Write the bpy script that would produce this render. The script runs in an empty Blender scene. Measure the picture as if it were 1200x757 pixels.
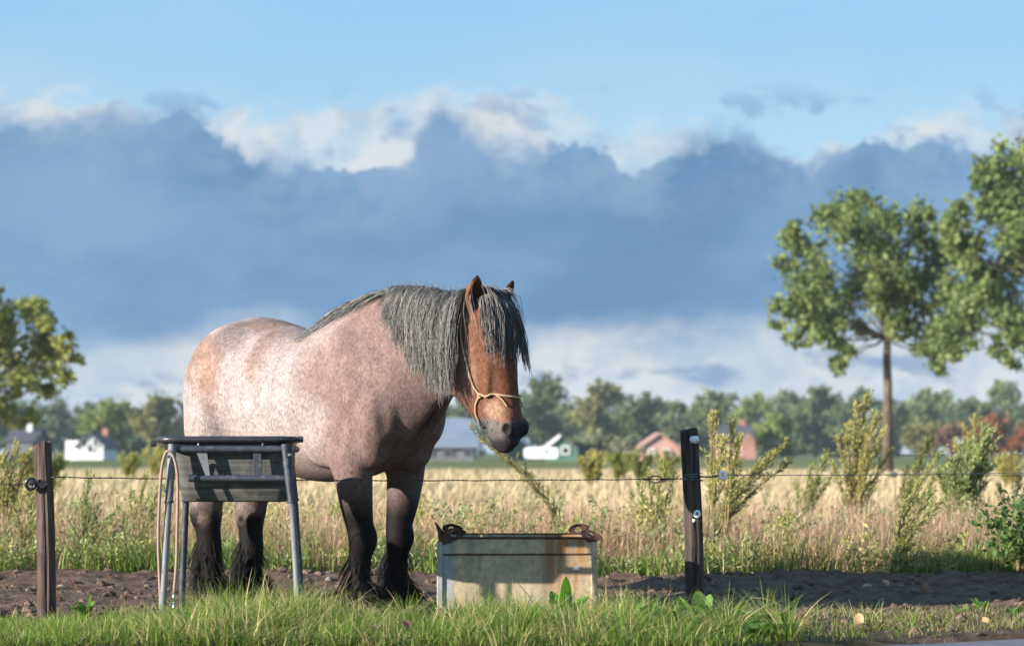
import bpy, math, random
import numpy as np
from mathutils import Vector, Matrix

PI = math.pi
R = math.radians
scene = bpy.context.scene
COL = scene.collection

# ------------------------------------------------------------------ camera
CAM_H = 0.81
FPX = 2833.0                       # focal length in pixels of the 1200 px wide photograph
HORIZON = 530.0
PITCH = math.atan((HORIZON - 378.5) / FPX)
cam_data = bpy.data.cameras.new('camera')
cam = bpy.data.objects.new('camera', cam_data)
COL.objects.link(cam)
cam.location = (0, 0, CAM_H)
cam.rotation_euler = (PI / 2 + PITCH, 0, 0)
cam_data.sensor_width = 36
cam_data.lens = 36 * FPX / 1200
cam_data.clip_start = 0.1
cam_data.clip_end = 20000
cam_data.dof.use_dof = True
cam_data.dof.focus_distance = 12.1
cam_data.dof.aperture_fstop = 3.2
scene.camera = cam


def at(px, py, depth):
    """world point seen at photograph pixel (px, py) at ground distance depth"""
    a, b = (px - 600) / FPX, (378.5 - py) / FPX
    c, s = math.cos(PITCH), math.sin(PITCH)
    d = Vector((a, c - b * s, s + b * c))
    d *= depth / d.y
    return Vector((d.x, d.y, d.z + CAM_H))


# ------------------------------------------------------------------ light
SUN_E, SUN_B = R(16), R(28)      # elevation; how far the sun stands on the camera's side of due left
sun_dir = Vector((-math.cos(SUN_E) * math.cos(SUN_B), -math.cos(SUN_E) * math.sin(SUN_B), math.sin(SUN_E)))
sd = bpy.data.lights.new('sun', 'SUN')
sd.energy = 5.0
sd.angle = R(0.5)
sd.color = (1.0, 0.93, 0.84)
so = bpy.data.objects.new('sun', sd)
COL.objects.link(so)
so.rotation_euler = sun_dir.to_track_quat('Z', 'Y').to_euler()
so.location = (-30, -15, 20)

scene.view_settings.view_transform = 'Standard'
scene.view_settings.look = 'None'
scene.view_settings.gamma = 1
scene.view_settings.use_curve_mapping = False
scene.view_settings.exposure = 1.12
scene.render.engine = 'CYCLES'
scene.cycles.use_denoising = True
scene.cycles.max_bounces = 6
scene.cycles.volume_bounces = 0
scene.cycles.transparent_max_bounces = 8

# ------------------------------------------------------------------ sky
w = bpy.data.worlds.new('World')
scene.world = w
w.use_nodes = True


class NT:
    """small helper for writing node trees"""

    def __init__(self, tree):
        self.t = tree
        self.n = tree.nodes
        self.l = tree.links

    def node(self, kind, **kw):
        nd = self.n.new(kind)
        for k, v in kw.items():
            setattr(nd, k, v)
        return nd

    def put(self, sock, v):
        if isinstance(v, bpy.types.NodeSocket):
            self.l.new(v, sock)
        else:
            if isinstance(v, tuple) and len(v) == 3 and sock.type == 'RGBA':
                v = v + (1,)
            sock.default_value = v

    def math(self, op, a, b=0.0, c=0.0, clamp=False):
        nd = self.node('ShaderNodeMath', operation=op, use_clamp=clamp)
        for i, v in enumerate((a, b, c)):
            self.put(nd.inputs[i], v)
        return nd.outputs[0]

    def vmath(self, op, a, b=(0, 0, 0)):
        nd = self.node('ShaderNodeVectorMath', operation=op)
        self.put(nd.inputs[0], a)
        self.put(nd.inputs[1], b)
        return nd.outputs[0]

    def mix(self, f, a, b, mode='MIX'):
        nd = self.node('ShaderNodeMix', data_type='RGBA', blend_type=mode)
        self.put(nd.inputs[0], f)
        self.put(nd.inputs[6], a)
        self.put(nd.inputs[7], b)
        return nd.outputs[2]

    def noise(self, vec, scale, detail=4, rough=0.55, dist=0.0, out=0):
        nd = self.node('ShaderNodeTexNoise')
        if vec is not None:
            self.put(nd.inputs['Vector'], vec)
        nd.inputs['Scale'].default_value = scale
        nd.inputs['Detail'].default_value = detail
        nd.inputs['Roughness'].default_value = rough
        nd.inputs['Distortion'].default_value = dist
        return nd.outputs[out]

    def step(self, v, lo, hi, a=0.0, b=1.0):
        nd = self.node('ShaderNodeMapRange', interpolation_type='SMOOTHSTEP')
        for i, x in enumerate((v, lo, hi, a, b)):
            self.put(nd.inputs[i], x)
        return nd.outputs[0]

    def ramp(self, f, stops):
        nd = self.node('ShaderNodeValToRGB')
        e = nd.color_ramp.elements
        while len(e) < len(stops):
            e.new(0.5)
        for el, (p, c) in zip(e, stops):
            el.position = p
            el.color = tuple(c) + (1,) if len(c) == 3 else c
        self.put(nd.inputs[0], f)
        return nd.outputs[0]

    def curve(self, f, pts):
        nd = self.node('ShaderNodeFloatCurve')
        c = nd.mapping.curves[0]
        while len(c.points) < len(pts):
            c.points.new(0.5, 0.5)
        for p, (x, y) in zip(c.points, pts):
            p.location = (x, y)
        nd.mapping.update()
        self.put(nd.inputs['Value'], f)
        return nd.outputs[0]

    def scale(self, vec, s):
        nd = self.node('ShaderNodeMapping')
        self.put(nd.inputs[0], vec)
        nd.inputs['Scale'].default_value = s
        return nd.outputs[0]

    def sep(self, vec):
        nd = self.node('ShaderNodeSeparateXYZ')
        self.put(nd.inputs[0], vec)
        return nd.outputs


def build_sky():
    g = NT(w.node_tree)
    g.n.clear()
    out = g.node('ShaderNodeOutputWorld')
    bg = g.node('ShaderNodeBackground')
    g.l.new(bg.outputs[0], out.inputs[0])
    bg.inputs[1].default_value = SKY_STRENGTH
    sky = g.node('ShaderNodeTexSky', sky_type='NISHITA')
    sky.sun_disc = False
    sky.sun_elevation = SUN_E
    sky.sun_rotation = math.atan2(sun_dir.x, sun_dir.y)
    sky.air_density = 1.0
    sky.dust_density = 0.4
    sky.ozone_density = 2.0
    d = g.node('ShaderNodeTexCoord').outputs['Generated']
    x, y, z = g.sep(d)
    az = g.math('ARCTAN2', x, y)                       # 0 straight ahead, to the right positive (radians)
    hor = g.math('SQRT', g.math('ADD', g.math('MULTIPLY', x, x), g.math('MULTIPLY', y, y)))
    el = g.math('MULTIPLY', g.math('ARCTAN2', z, hor), 57.2958)   # degrees above the horizon
    nd = g.node('ShaderNodeMapRange', clamp=True)
    g.put(nd.inputs[0], az)
    nd.inputs[1].default_value = -0.2155
    nd.inputs[2].default_value = 0.2155
    u = nd.outputs[0]                                   # 0..1 over the photograph's width, held level outside it

    def deg(py):
        return (HORIZON - py) / 49.4 / 12.0
    kx = SKY_STRENGTH * 2 ** scene.view_settings.exposure

    def srgb(r_, g__, b_):
        return tuple((((v / 255 + .055) / 1.055) ** 2.4) / kx for v in (r_, g__, b_))

    def add(*a):
        r_ = a[0]
        for v in a[1:]:
            r_ = g.math('ADD', r_, v)
        return r_

    def cen(n_, k):
        return g.math('MULTIPLY', g.math('SUBTRACT', n_, .5), k)
    warp = g.node('ShaderNodeVectorMath', operation='ADD')
    g.put(warp.inputs[0], d)
    wn = g.noise(d, 14, 4, .55, 0, 1)
    sc_ = g.node('ShaderNodeVectorMath', operation='SCALE')
    g.put(sc_.inputs[0], g.vmath('SUBTRACT', wn, (.5, .5, .5)))
    sc_.inputs['Scale'].default_value = .035
    g.l.new(sc_.outputs[0], warp.inputs[1])
    dw = warp.outputs[0]
    big = g.noise(g.scale(dw, (1, 1, 1.5)), 20, 4, .5)
    mid = g.noise(g.scale(dw, (1, 1, 1.3)), 52, 5, .6)
    fine = g.noise(g.scale(dw, (1, 1, 1.3)), 120, 4, .6)
    bil = g.math('ABSOLUTE', cen(g.noise(g.scale(dw, (1, 1, 1.2)), 44, 3, .5), 2.0))
    soft = g.noise(g.scale(d, (1, 1, 3.0)), 9, 5, 0.5)
    # clear air: the physical sky, washed with the pale blue of the lower air
    base = g.mix(g.step(el, 60.0, 9.0, 0.25, 0.92), sky.outputs[0], g.mix(g.step(el, 11.5, 5.5), srgb(143, 196, 236), srgb(172, 212, 238)))
    veil = g.math('MULTIPLY', g.step(soft, 0.40, 0.75), g.step(el, 22.0, 5.0))
    base = g.mix(g.math('MULTIPLY', veil, 0.40), base, srgb(186, 218, 240))
    base = g.mix(g.step(el, 4.6, 2.2, 0, .92), base, srgb(147, 185, 214))
    base = g.mix(g.step(el, 1.6, .2, 0, .6), base, srgb(172, 199, 220))
    # sunlit cloud behind the bank: broken, brightest along the lower side
    topA = g.math('MULTIPLY', g.curve(u, [(0, deg(118)), (0.07, deg(118)), (0.13, deg(122)), (0.19, deg(130)), (0.23, deg(122)), (0.33, deg(130)), (0.44, deg(110)),
                       (0.52, deg(112)), (0.62, deg(146)), (0.67, deg(150)), (0.74, deg(178)), (0.82, deg(172)), (0.88, deg(138)), (0.95, deg(138)), (1, deg(150))]), 12.0)
    eA = g.math('SUBTRACT', add(topA, cen(big, 1.5), cen(mid, 1.5), cen(fine, .5)), el)
    fA = g.step(eA, -0.25, 0.55)
    fA = g.math('MULTIPLY', fA, g.step(g.noise(g.scale(dw, (1, 1, 1.6)), 17, 4, .55), .34, .52, .55, 1.0))
    shade = g.noise(g.scale(dw, (1, 1, 1.6)), 36, 6, 0.6)
    whitec = g.mix(g.step(shade, 0.34, 0.60), srgb(186, 204, 221), srgb(226, 229, 230))
    skyc = g.mix(g.math('MULTIPLY', fA, 0.90), base, whitec)
    # the grey blue bank: a flat ragged top with billows and loose wisps
    topB = g.math('MULTIPLY', g.curve(u, [(0, deg(166)), (0.05, deg(160)), (0.10, deg(148)), (0.15, deg(150)), (0.19, deg(148)), (0.23, deg(178)), (0.28, deg(206)), (0.34, deg(210)),
                       (0.385, deg(205)), (0.42, deg(150)), (0.435, deg(138)), (0.46, deg(160)), (0.50, deg(188)), (0.57, deg(182)), (0.63, deg(210)), (0.67, deg(178)),
                       (0.72, deg(168)), (0.78, deg(198)), (0.86, deg(180)), (0.93, deg(190)), (1, deg(176))]), 12.0)
    eB = g.math('SUBTRACT', add(topB, cen(big, .9), cen(mid, 1.2), cen(fine, .8), cen(bil, -.7)), el)
    wid = g.step(g.noise(d, 24, 3, .5), .35, .65, .10, .75)
    nB = g.node('ShaderNodeMapRange', interpolation_type='SMOOTHSTEP')
    g.put(nB.inputs[0], eB)
    g.put(nB.inputs[1], g.math('MULTIPLY', wid, -.5))
    g.put(nB.inputs[2], wid)
    fB = nB.outputs[0]
    wav = g.noise(g.scale(d, (1, 1, 2.2)), 13, 5, 0.5)
    under = add(cen(wav, 2.4), g.math('MULTIPLY', cen(mid, 1.0), .8))
    bot = g.step(g.math('SUBTRACT', g.math('SUBTRACT', el, under), 2.60), -0.45, 0.75)
    fB = g.math('MULTIPLY', fB, bot)
    tone = g.noise(g.scale(dw, (1, 1, 1.8)), 8, 6, 0.55, 0.2)
    bank = g.mix(g.step(tone, 0.34, 0.68), srgb(95, 140, 184), srgb(127, 168, 207))
    edge_lit = g.math('MULTIPLY', g.step(eB, 2.4, .1), g.step(mid, .38, .64))
    bank = g.mix(g.math('MULTIPLY', edge_lit, .6), bank, srgb(150, 178, 210))
    skyc = g.mix(g.math('MULTIPLY', fB, 0.95), skyc, bank)
    # small loose scraps of cloud above and below the bank
    scrap = g.noise(g.scale(dw, (1, 1, 2.0)), 30, 5, 0.55)
    fS = g.math('MULTIPLY', g.step(scrap, 0.54, 0.66), g.math('MULTIPLY', g.step(el, 8.9, 8.0), g.step(el, 6.4, 7.2)))
    skyc = g.mix(g.math('MULTIPLY', fS, 0.55), skyc, srgb(122, 160, 204))
    low = g.noise(g.scale(dw, (1, 1, 2.6)), 22, 5, 0.55)
    fL = g.math('MULTIPLY', g.math('MULTIPLY', g.step(low, 0.46, 0.62), g.step(u, .35, .15, .45, 1.0)), g.math('MULTIPLY', g.step(el, 2.9, 2.1), g.step(el, -0.2, 0.9)))
    skyc = g.mix(g.math('MULTIPLY', fL, 0.50), skyc, srgb(204, 215, 224))
    fD = g.math('MULTIPLY', g.step(low, 0.44, 0.33), g.math('MULTIPLY', g.step(el, 2.9, 2.0), g.step(el, 0.7, 1.3)))
    skyc = g.mix(g.math('MULTIPLY', fD, 0.75), skyc, srgb(118, 152, 192))
    g.l.new(skyc, bg.inputs[0])


SKY_STRENGTH = 0.15
build_sky()


# ------------------------------------------------------------------ helpers
def tag(o, label=None, cat=None, group=None, kind=None):
    if label:
        o['label'] = label
    if cat:
        o['category'] = cat
    if group:
        o['group'] = group
    if kind:
        o['kind'] = kind
    return o


def empty(name, loc=(0, 0, 0), rz=0.0, parent=None):
    o = bpy.data.objects.new(name, None)
    COL.objects.link(o)
    o.location = loc
    o.rotation_euler = (0, 0, rz)
    o.empty_display_size = 0.1
    if parent:
        o.parent = parent
    return o


def link_mesh(name, me, mat=None, parent=None, smooth=True):
    if mat is not None:
        me.materials.append(mat)
    if smooth is not None:
        me.polygons.foreach_set('use_smooth', np.full(len(me.polygons), bool(smooth)))
    o = bpy.data.objects.new(name, me)
    COL.objects.link(o)
    if parent:
        o.parent = parent
    return o


def np_mesh(name, verts, faces, fsize):
    """mesh from numpy arrays; every face has fsize corners"""
    me = bpy.data.meshes.new(name)
    verts = np.asarray(verts, np.float32).reshape(-1, 3)
    faces = np.asarray(faces, np.int32).reshape(-1, fsize)
    me.vertices.add(len(verts))
    me.vertices.foreach_set('co', verts.ravel())
    me.loops.add(faces.size)
    me.loops.foreach_set('vertex_index', faces.ravel())
    me.polygons.add(len(faces))
    me.polygons.foreach_set('loop_start', np.arange(0, faces.size, fsize, dtype=np.int32))
    me.polygons.foreach_set('loop_total', np.full(len(faces), fsize, np.int32))
    me.update(calc_edges=True)
    return me


def set_col(me, name, cols):
    a = me.color_attributes.new(name, 'FLOAT_COLOR', 'POINT')
    c = np.ones((len(me.vertices), 4), np.float32)
    c[:, :3] = cols
    a.data.foreach_set('color', c.ravel())


class MB:
    """collects boxes, tubes, rings and polygons and links them as one mesh"""

    def __init__(self):
        self.v, self.f = [], []

    def add(self, vs, fs):
        n = len(self.v)
        self.v += [tuple(p) for p in vs]
        self.f += [tuple(i + n for i in f) for f in fs]

    def box(self, c, s, rot=None, bevel=0.0):
        hx, hy, hz = s[0] / 2, s[1] / 2, s[2] / 2
        b = min(bevel, hx * .9, hy * .9, hz * .9)
        if b <= 0:
            vs = [Vector((x, y, z)) for x in (-hx, hx) for y in (-hy, hy) for z in (-hz, hz)]
            fs = [(0, 1, 3, 2), (4, 6, 7, 5), (0, 4, 5, 1), (2, 3, 7, 6), (0, 2, 6, 4), (1, 5, 7, 3)]
        else:
            vs, fs = [], []
            ring = []
            for zz, ins in ((-hz, b), (-hz + b, 0), (hz - b, 0), (hz, b)):
                x1, y1 = hx - ins, hy - ins
                cc = b if not ins else b * .6
                r = [(x1, -y1 + cc), (x1, y1 - cc), (x1 - cc, y1), (-x1 + cc, y1), (-x1, y1 - cc), (-x1, -y1 + cc), (-x1 + cc, -y1), (x1 - cc, -y1)]
                ring.append(len(vs))
                vs += [Vector((p[0], p[1], zz)) for p in r]
            for k in range(3):
                for i in range(8):
                    j = (i + 1) % 8
                    fs.append((ring[k] + i, ring[k] + j, ring[k + 1] + j, ring[k + 1] + i))
            fs.append(tuple(ring[0] + i for i in reversed(range(8))))
            fs.append(tuple(ring[3] + i for i in range(8)))
        m = rot if rot is not None else Matrix.Identity(3)
        c = Vector(c)
        self.add([m @ p + c for p in vs], fs)

    def tube(self, pts, rad, n=10, cap=True, closed=False):
        pts = [Vector(p) for p in pts]
        m = len(pts)
        rads = [rad] * m if not hasattr(rad, '__len__') else list(rad)
        vs, fs = [], []
        prev = None
        for i, p in enumerate(pts):
            if closed:
                t = pts[(i + 1) % m] - pts[i - 1]
            else:
                t = pts[min(i + 1, m - 1)] - pts[max(i - 1, 0)]
            t.normalize()
            if prev is None:
                a = Vector((0, 0, 1)) if abs(t.z) < 0.9 else Vector((1, 0, 0))
                prev = (a - t * a.dot(t)).normalized()
            else:
                prev = (prev - t * prev.dot(t)).normalized()
            b = t.cross(prev)
            for k in range(n):
                a = 2 * PI * k / n
                vs.append(p + (prev * math.cos(a) + b * math.sin(a)) * rads[i])
        for i in range(m if closed else m - 1):
            i2 = (i + 1) % m
            for k in range(n):
                k2 = (k + 1) % n
                fs.append((i * n + k, i * n + k2, i2 * n + k2, i2 * n + k))
        if cap and not closed:
            fs.append(tuple(reversed(range(n))))
            fs.append(tuple((m - 1) * n + k for k in range(n)))
        self.add(vs, fs)

    def loft(self, rings, cap=True, closed_ring=True):
        n = len(rings[0])
        vs = [p for r in rings for p in r]
        fs = []
        for i in range(len(rings) - 1):
            for k in range(n if closed_ring else n - 1):
                k2 = (k + 1) % n
                fs.append((i * n + k, i * n + k2, (i + 1) * n + k2, (i + 1) * n + k))
        if cap:
            fs.append(tuple(reversed(range(n))))
            fs.append(tuple((len(rings) - 1) * n + k for k in range(n)))
        self.add(vs, fs)

    def prism(self, poly, d):
        """closed polygon (list of points) pushed along vector d"""
        poly = [Vector(p) for p in poly]
        d = Vector(d)
        self.loft([poly, [p + d for p in poly]])

    def build(self, name, mat, parent=None, smooth=False, angle=None):
        me = bpy.data.meshes.new(name)
        me.from_pydata([tuple(p) for p in self.v], [], self.f)
        me.validate()
        o = link_mesh(name, me, mat, parent, smooth or angle is not None)
        if angle is not None:
            me.set_sharp_from_angle(angle=R(angle))
        return o


def material(name, rough=0.7, spec=0.3, metal=0.0):
    m = bpy.data.materials.new(name)
    m.use_nodes = True
    g = NT(m.node_tree)
    b = g.n['Principled BSDF']
    b.inputs['Roughness'].default_value = rough
    b.inputs['Specular IOR Level'].default_value = spec
    b.inputs['Metallic'].default_value = metal
    g.b = b
    return m, g


def bump(g, height, strength=0.3, dist=0.01):
    nd = g.node('ShaderNodeBump')
    nd.inputs['Strength'].default_value = strength
    nd.inputs['Distance'].default_value = dist
    g.put(nd.inputs['Height'], height)
    g.l.new(nd.outputs[0], g.b.inputs['Normal'])


def obj_co(g):
    return g.node('ShaderNodeTexCoord').outputs['Object']


def attr(g, name):
    nd = g.node('ShaderNodeAttribute')
    nd.attribute_name = name
    return nd.outputs['Color']


def flat_mat(name, c, rough=0.7, spec=0.3, metal=0.0, var=0.25, scale=6.0, bmp=0.0):
    """plain colour broken up with soft and fine noise"""
    m, g = material(name, rough, spec, metal)
    co = obj_co(g)
    n1 = g.noise(co, scale, 6, 0.65)
    k = g.step(n1, 0.3, 0.7, 1 - var, 1 + var)
    mul = g.node('ShaderNodeVectorMath', operation='SCALE')
    mul.inputs[0].default_value = c
    g.put(mul.inputs['Scale'], k)
    g.l.new(mul.outputs[0], g.b.inputs['Base Color'])
    if bmp:
        bump(g, g.noise(co, scale * 8, 4, 0.6), bmp, 0.004)
    return m
def ss(x, a, b):
    t = np.clip((x - a) / (b - a), 0, 1)
    return t * t * (3 - 2 * t)


def vnoise(P, scale, seed=0, octaves=3):
    """smooth value noise for numpy arrays of points"""
    rng = np.random.default_rng(seed)
    tab = rng.random((32, 32, 32)).astype(np.float32)
    out = np.zeros(len(P))
    amp, tot = 1.0, 0.0
    for o in range(octaves):
        q = P * scale * 2 ** o + 17.3 * o
        i = np.floor(q).astype(int)
        f = q - i
        f = f * f * (3 - 2 * f)
        r = 0
        for a in (0, 1):
            for b in (0, 1):
                for c in (0, 1):
                    wgt = (f[:, 0] if a else 1 - f[:, 0]) * (f[:, 1] if b else 1 - f[:, 1]) * (f[:, 2] if c else 1 - f[:, 2])
                    r = r + wgt * tab[(i[:, 0] + a) % 32, (i[:, 1] + b) % 32, (i[:, 2] + c) % 32]
        out += amp * r
        tot += amp
        amp *= 0.5
    return out / tot


def mixc(a, b, t):
    return a * (1 - t[:, None]) + np.array(b)[None, :] * t[:, None]


# ------------------------------------------------------------------ ground and road
def road_edge(x):
    return 9.86 + 0.66 * np.clip(np.asarray(x) - .8, 0, None) ** .85


def ground_z(x, y):
    P = np.stack([np.asarray(x, float), np.asarray(y, float), np.zeros_like(x, float)], 1)
    n1 = vnoise(P + 100, 1.1, 11, 4) - .5
    n2 = vnoise(P + 100, 7.0, 12, 4) - .5
    n3 = vnoise(P + 100, 26.0, 13, 3) - .5
    near = 1 - ss(y, 17, 24)
    soil = ss(y, 11.0, 11.7) * (1 - ss(y, 15.0, 15.7))
    z = near * (0.05 * n1 + 0.015 * n2) + soil * (0.055 * n2 + 0.035 * n3)
    right = ss(x, 1.0, 1.7)
    z += -0.085 * right * np.exp(-((y - 13.55 - .25 * n1) / .65) ** 2)
    z += 0.055 * np.exp(-((y - 15.15 - .5 * n1) / .38) ** 2)
    z += 0.030 * right * np.exp(-((y - 11.4 - .5 * n1) / .45) ** 2)
    hoof = np.exp(-(((x + 1.15) / 1.0) ** 2 + ((y - 13.6) / .8) ** 2))
    z *= 1 - 0.75 * hoof
    z += 0.02 * (1 - ss(y, 10.6, 11.5)) - 0.11 * (1 - ss(y - road_edge(x), -.10, .06))
    z += np.where(y > 20, 0.0, 0)
    return z


def build_ground():
    def axis(lo, hi, step, far, n):
        a = np.arange(lo, hi + 1e-6, step)
        g = np.geomspace(step * 1.3, far - hi, n)
        return a, hi + g
    a, up = axis(-3.3, 3.3, .03, 1500, 42)
    xs = np.concatenate([-up[::-1], a, up])
    b, upy = axis(9.6, 16.4, .03, 2500, 64)
    ys = np.concatenate([[-400, -100, -30, -8, 0, 4, 7, 8.5, 9.2], b, upy])
    X, Y = np.meshgrid(xs, ys, indexing='xy')
    x, y = X.ravel(), Y.ravel()
    V = np.stack([x, y, ground_z(x, y)], 1)
    nx, ny = len(xs), len(ys)
    i = np.arange(nx * ny).reshape(ny, nx)
    Q = np.stack([i[:-1, :-1], i[:-1, 1:], i[1:, 1:], i[1:, :-1]], -1).reshape(-1, 4)
    me = np_mesh('ground', V, Q, 4)
    m, g = material('ground_soil_and_fields', 0.95, 0.12)
    co = obj_co(g)
    px, py, pz = g.sep(co)
    nb = g.noise(co, 0.9, 5, 0.6)
    nf = g.noise(co, 9, 6, 0.7)
    ng = g.noise(co, 70, 4, 0.7)
    soil = g.mix(g.step(nf, .3, .7), (0.075, 0.048, 0.034), (0.175, 0.118, 0.085))
    soil = g.mix(g.step(ng, .55, .75), soil, (0.23, 0.175, 0.14))
    turf = g.mix(g.step(nf, .35, .65), (0.055, 0.050, 0.022), (0.09, 0.09, 0.03))
    yj = g.math('ADD', py, g.math('MULTIPLY', g.math('SUBTRACT', nb, .5), 1.1))
    verge = g.math('MULTIPLY', g.step(yj, 11.9, 11.2), g.step(px, 1.9, 1.2))
    col = g.mix(g.math('MULTIPLY', verge, .8), soil, turf)
    litter = g.mix(g.step(nf, .35, .65), (0.16, 0.12, 0.06), (0.30, 0.23, 0.12))
    col = g.mix(g.step(yj, 15.2, 15.8), col, litter)
    nl = g.noise(g.scale(co, (.06, .4, 1)), 1.0, 5, 0.6)
    straw = g.mix(g.step(nl, .35, .65), (0.40, 0.30, 0.15), (0.56, 0.45, 0.25))
    col = g.mix(g.step(yj, 21, 26), col, straw)
    nm = g.noise(g.scale(co, (.02, .05, 1)), 1.0, 4, 0.6)
    pasture = g.mix(g.step(nm, .4, .6), (0.085, 0.125, 0.035), (0.20, 0.19, 0.07))
    edge = g.math('ADD', py, g.math('MULTIPLY', g.math('SUBTRACT', nm, .5), 90))
    col = g.mix(g.step(edge, 105, 135), col, pasture)
    g.l.new(col, g.b.inputs['Base Color'])
    bump(g, g.math('ADD', ng, nf), 0.7, 0.02)
    o = link_mesh('ground', me, m)
    tag(o, kind='structure')

    # the asphalt road along the verge
    xs = np.concatenate([[-90, -40, -20, -10, -5], np.linspace(-3, 3, 41), [5, 10, 20, 40, 90]])
    edge = np.minimum(road_edge(xs), 12.5) + 0.012 * np.sin(xs * 9) + 0.01 * np.sin(xs * 23 + 1)
    rows = [np.stack([xs, np.full_like(xs, 4.0), np.full_like(xs, -.035)], 1), np.stack([xs, edge - .8, np.full_like(xs, -.015)], 1),
            np.stack([xs, edge - .03, np.full_like(xs, -.012)], 1), np.stack([xs, edge, np.full_like(xs, -.12)], 1)]
    n = len(xs)
    V = np.concatenate(rows)
    i = np.arange(4 * n).reshape(4, n)
    Q = np.stack([i[:-1, :-1], i[:-1, 1:], i[1:, 1:], i[1:, :-1]], -1).reshape(-1, 4)
    m, g = material('asphalt', 0.85, 0.3)
    co = obj_co(g)
    n1, n2 = g.noise(co, 180, 3, .7), g.noise(co, 3, 5, .6)
    c = g.mix(g.step(n1, .35, .7), (0.12, 0.125, 0.14), (0.24, 0.25, 0.27))
    c = g.mix(g.step(n2, .55, .75), c, (0.10, 0.085, 0.07))
    g.l.new(c, g.b.inputs['Base Color'])
    bump(g, n1, .5, .004)
    tag(link_mesh('road', np_mesh('road', V, Q, 4), m), kind='structure')

    # clods of earth and crumbs on the bare strip
    rng = np.random.default_rng(21)
    N = 3600
    x = rng.uniform(-3.2, 3.2, N)
    y = rng.uniform(10.6, 15.7, N)
    keep = (y > 11.5) | (x > 1.3)
    x, y = x[keep], y[keep]
    N = len(x)
    r = 0.006 + 0.030 * rng.random(N) ** 4
    ph = (1 + 5 ** .5) / 2
    ico = np.array([(-1, ph, 0), (1, ph, 0), (-1, -ph, 0), (1, -ph, 0), (0, -1, ph), (0, 1, ph), (0, -1, -ph), (0, 1, -ph), (ph, 0, -1), (ph, 0, 1), (-ph, 0, -1), (-ph, 0, 1)]) / 1.9
    tri = np.array([(0, 11, 5), (0, 5, 1), (0, 1, 7), (0, 7, 10), (0, 10, 11), (1, 5, 9), (5, 11, 4), (11, 10, 2), (10, 7, 6), (7, 1, 8), (3, 9, 4), (3, 4, 2), (3, 2, 6), (3, 6, 8), (3, 8, 9),
                    (4, 9, 5), (2, 4, 11), (6, 2, 10), (8, 6, 7), (9, 8, 1)])
    V = ico[None] * r[:, None, None] * rng.uniform(.6, 1.35, (N, 12, 3))
    V[:, :, 2] *= .7
    V += np.stack([x, y, ground_z(x, y) + r * .15], 1)[:, None]
    Fc = tri[None] + (np.arange(N) * 12)[:, None, None]
    me = np_mesh('soil_clods', V, Fc, 3)
    k = rng.random(N)
    cols = np.array((0.070, 0.046, 0.033))[None] * (1 - k)[:, None] + np.array((0.19, 0.13, 0.095))[None] * k[:, None]
    st = rng.random(N) < .012
    cols[st] = (0.34, 0.30, 0.26)
    set_col(me, 'Col', np.repeat(cols, 12, 0))
    m, g = material('soil_clod', 0.95, 0.15)
    g.l.new(attr(g, 'Col'), g.b.inputs['Base Color'])
    bump(g, g.noise(obj_co(g), 120, 3, .7), .6, .006)
    tag(link_mesh('soil_clods', me, m, smooth=False), kind='stuff')


build_ground()


# ------------------------------------------------------------------ vegetation helpers
def leaf_material(name, trans=0.35, rough=0.6):
    m = bpy.data.materials.new(name)
    m.use_nodes = True
    g = NT(m.node_tree)
    out = g.n['Material Output']
    b = g.n['Principled BSDF']
    b.inputs['Roughness'].default_value = rough
    b.inputs['Specular IOR Level'].default_value = 0.25
    c = attr(g, 'Col')
    g.l.new(c, b.inputs['Base Color'])
    t = g.node('ShaderNodeBsdfTranslucent')
    hs = g.node('ShaderNodeHueSaturation')
    hs.inputs['Saturation'].default_value = 1.1
    hs.inputs['Value'].default_value = 1.3
    g.l.new(c, hs.inputs['Color'])
    g.l.new(hs.outputs[0], t.inputs[0])
    mx = g.node('ShaderNodeMixShader')
    mx.inputs[0].default_value = trans
    g.l.new(b.outputs[0], mx.inputs[1])
    g.l.new(t.outputs[0], mx.inputs[2])
    g.l.new(mx.outputs[0], out.inputs[0])
    return m


GRASS = leaf_material('grass_blades', 0.35)
STRAW = leaf_material('dry_stems', 0.25, 0.7)
LEAF = leaf_material('leaves', 0.30)
BARK, g_ = material('bark', 0.9, 0.15)
_c = obj_co(g_)
_n = g_.noise(g_.scale(_c, (1, 1, .2)), 14, 5, .65)
g_.l.new(g_.mix(g_.step(_n, .35, .65), (0.055, 0.042, 0.03), (0.17, 0.135, 0.095)), g_.b.inputs['Base Color'])
bump(g_, _n, .6, .03)


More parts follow.
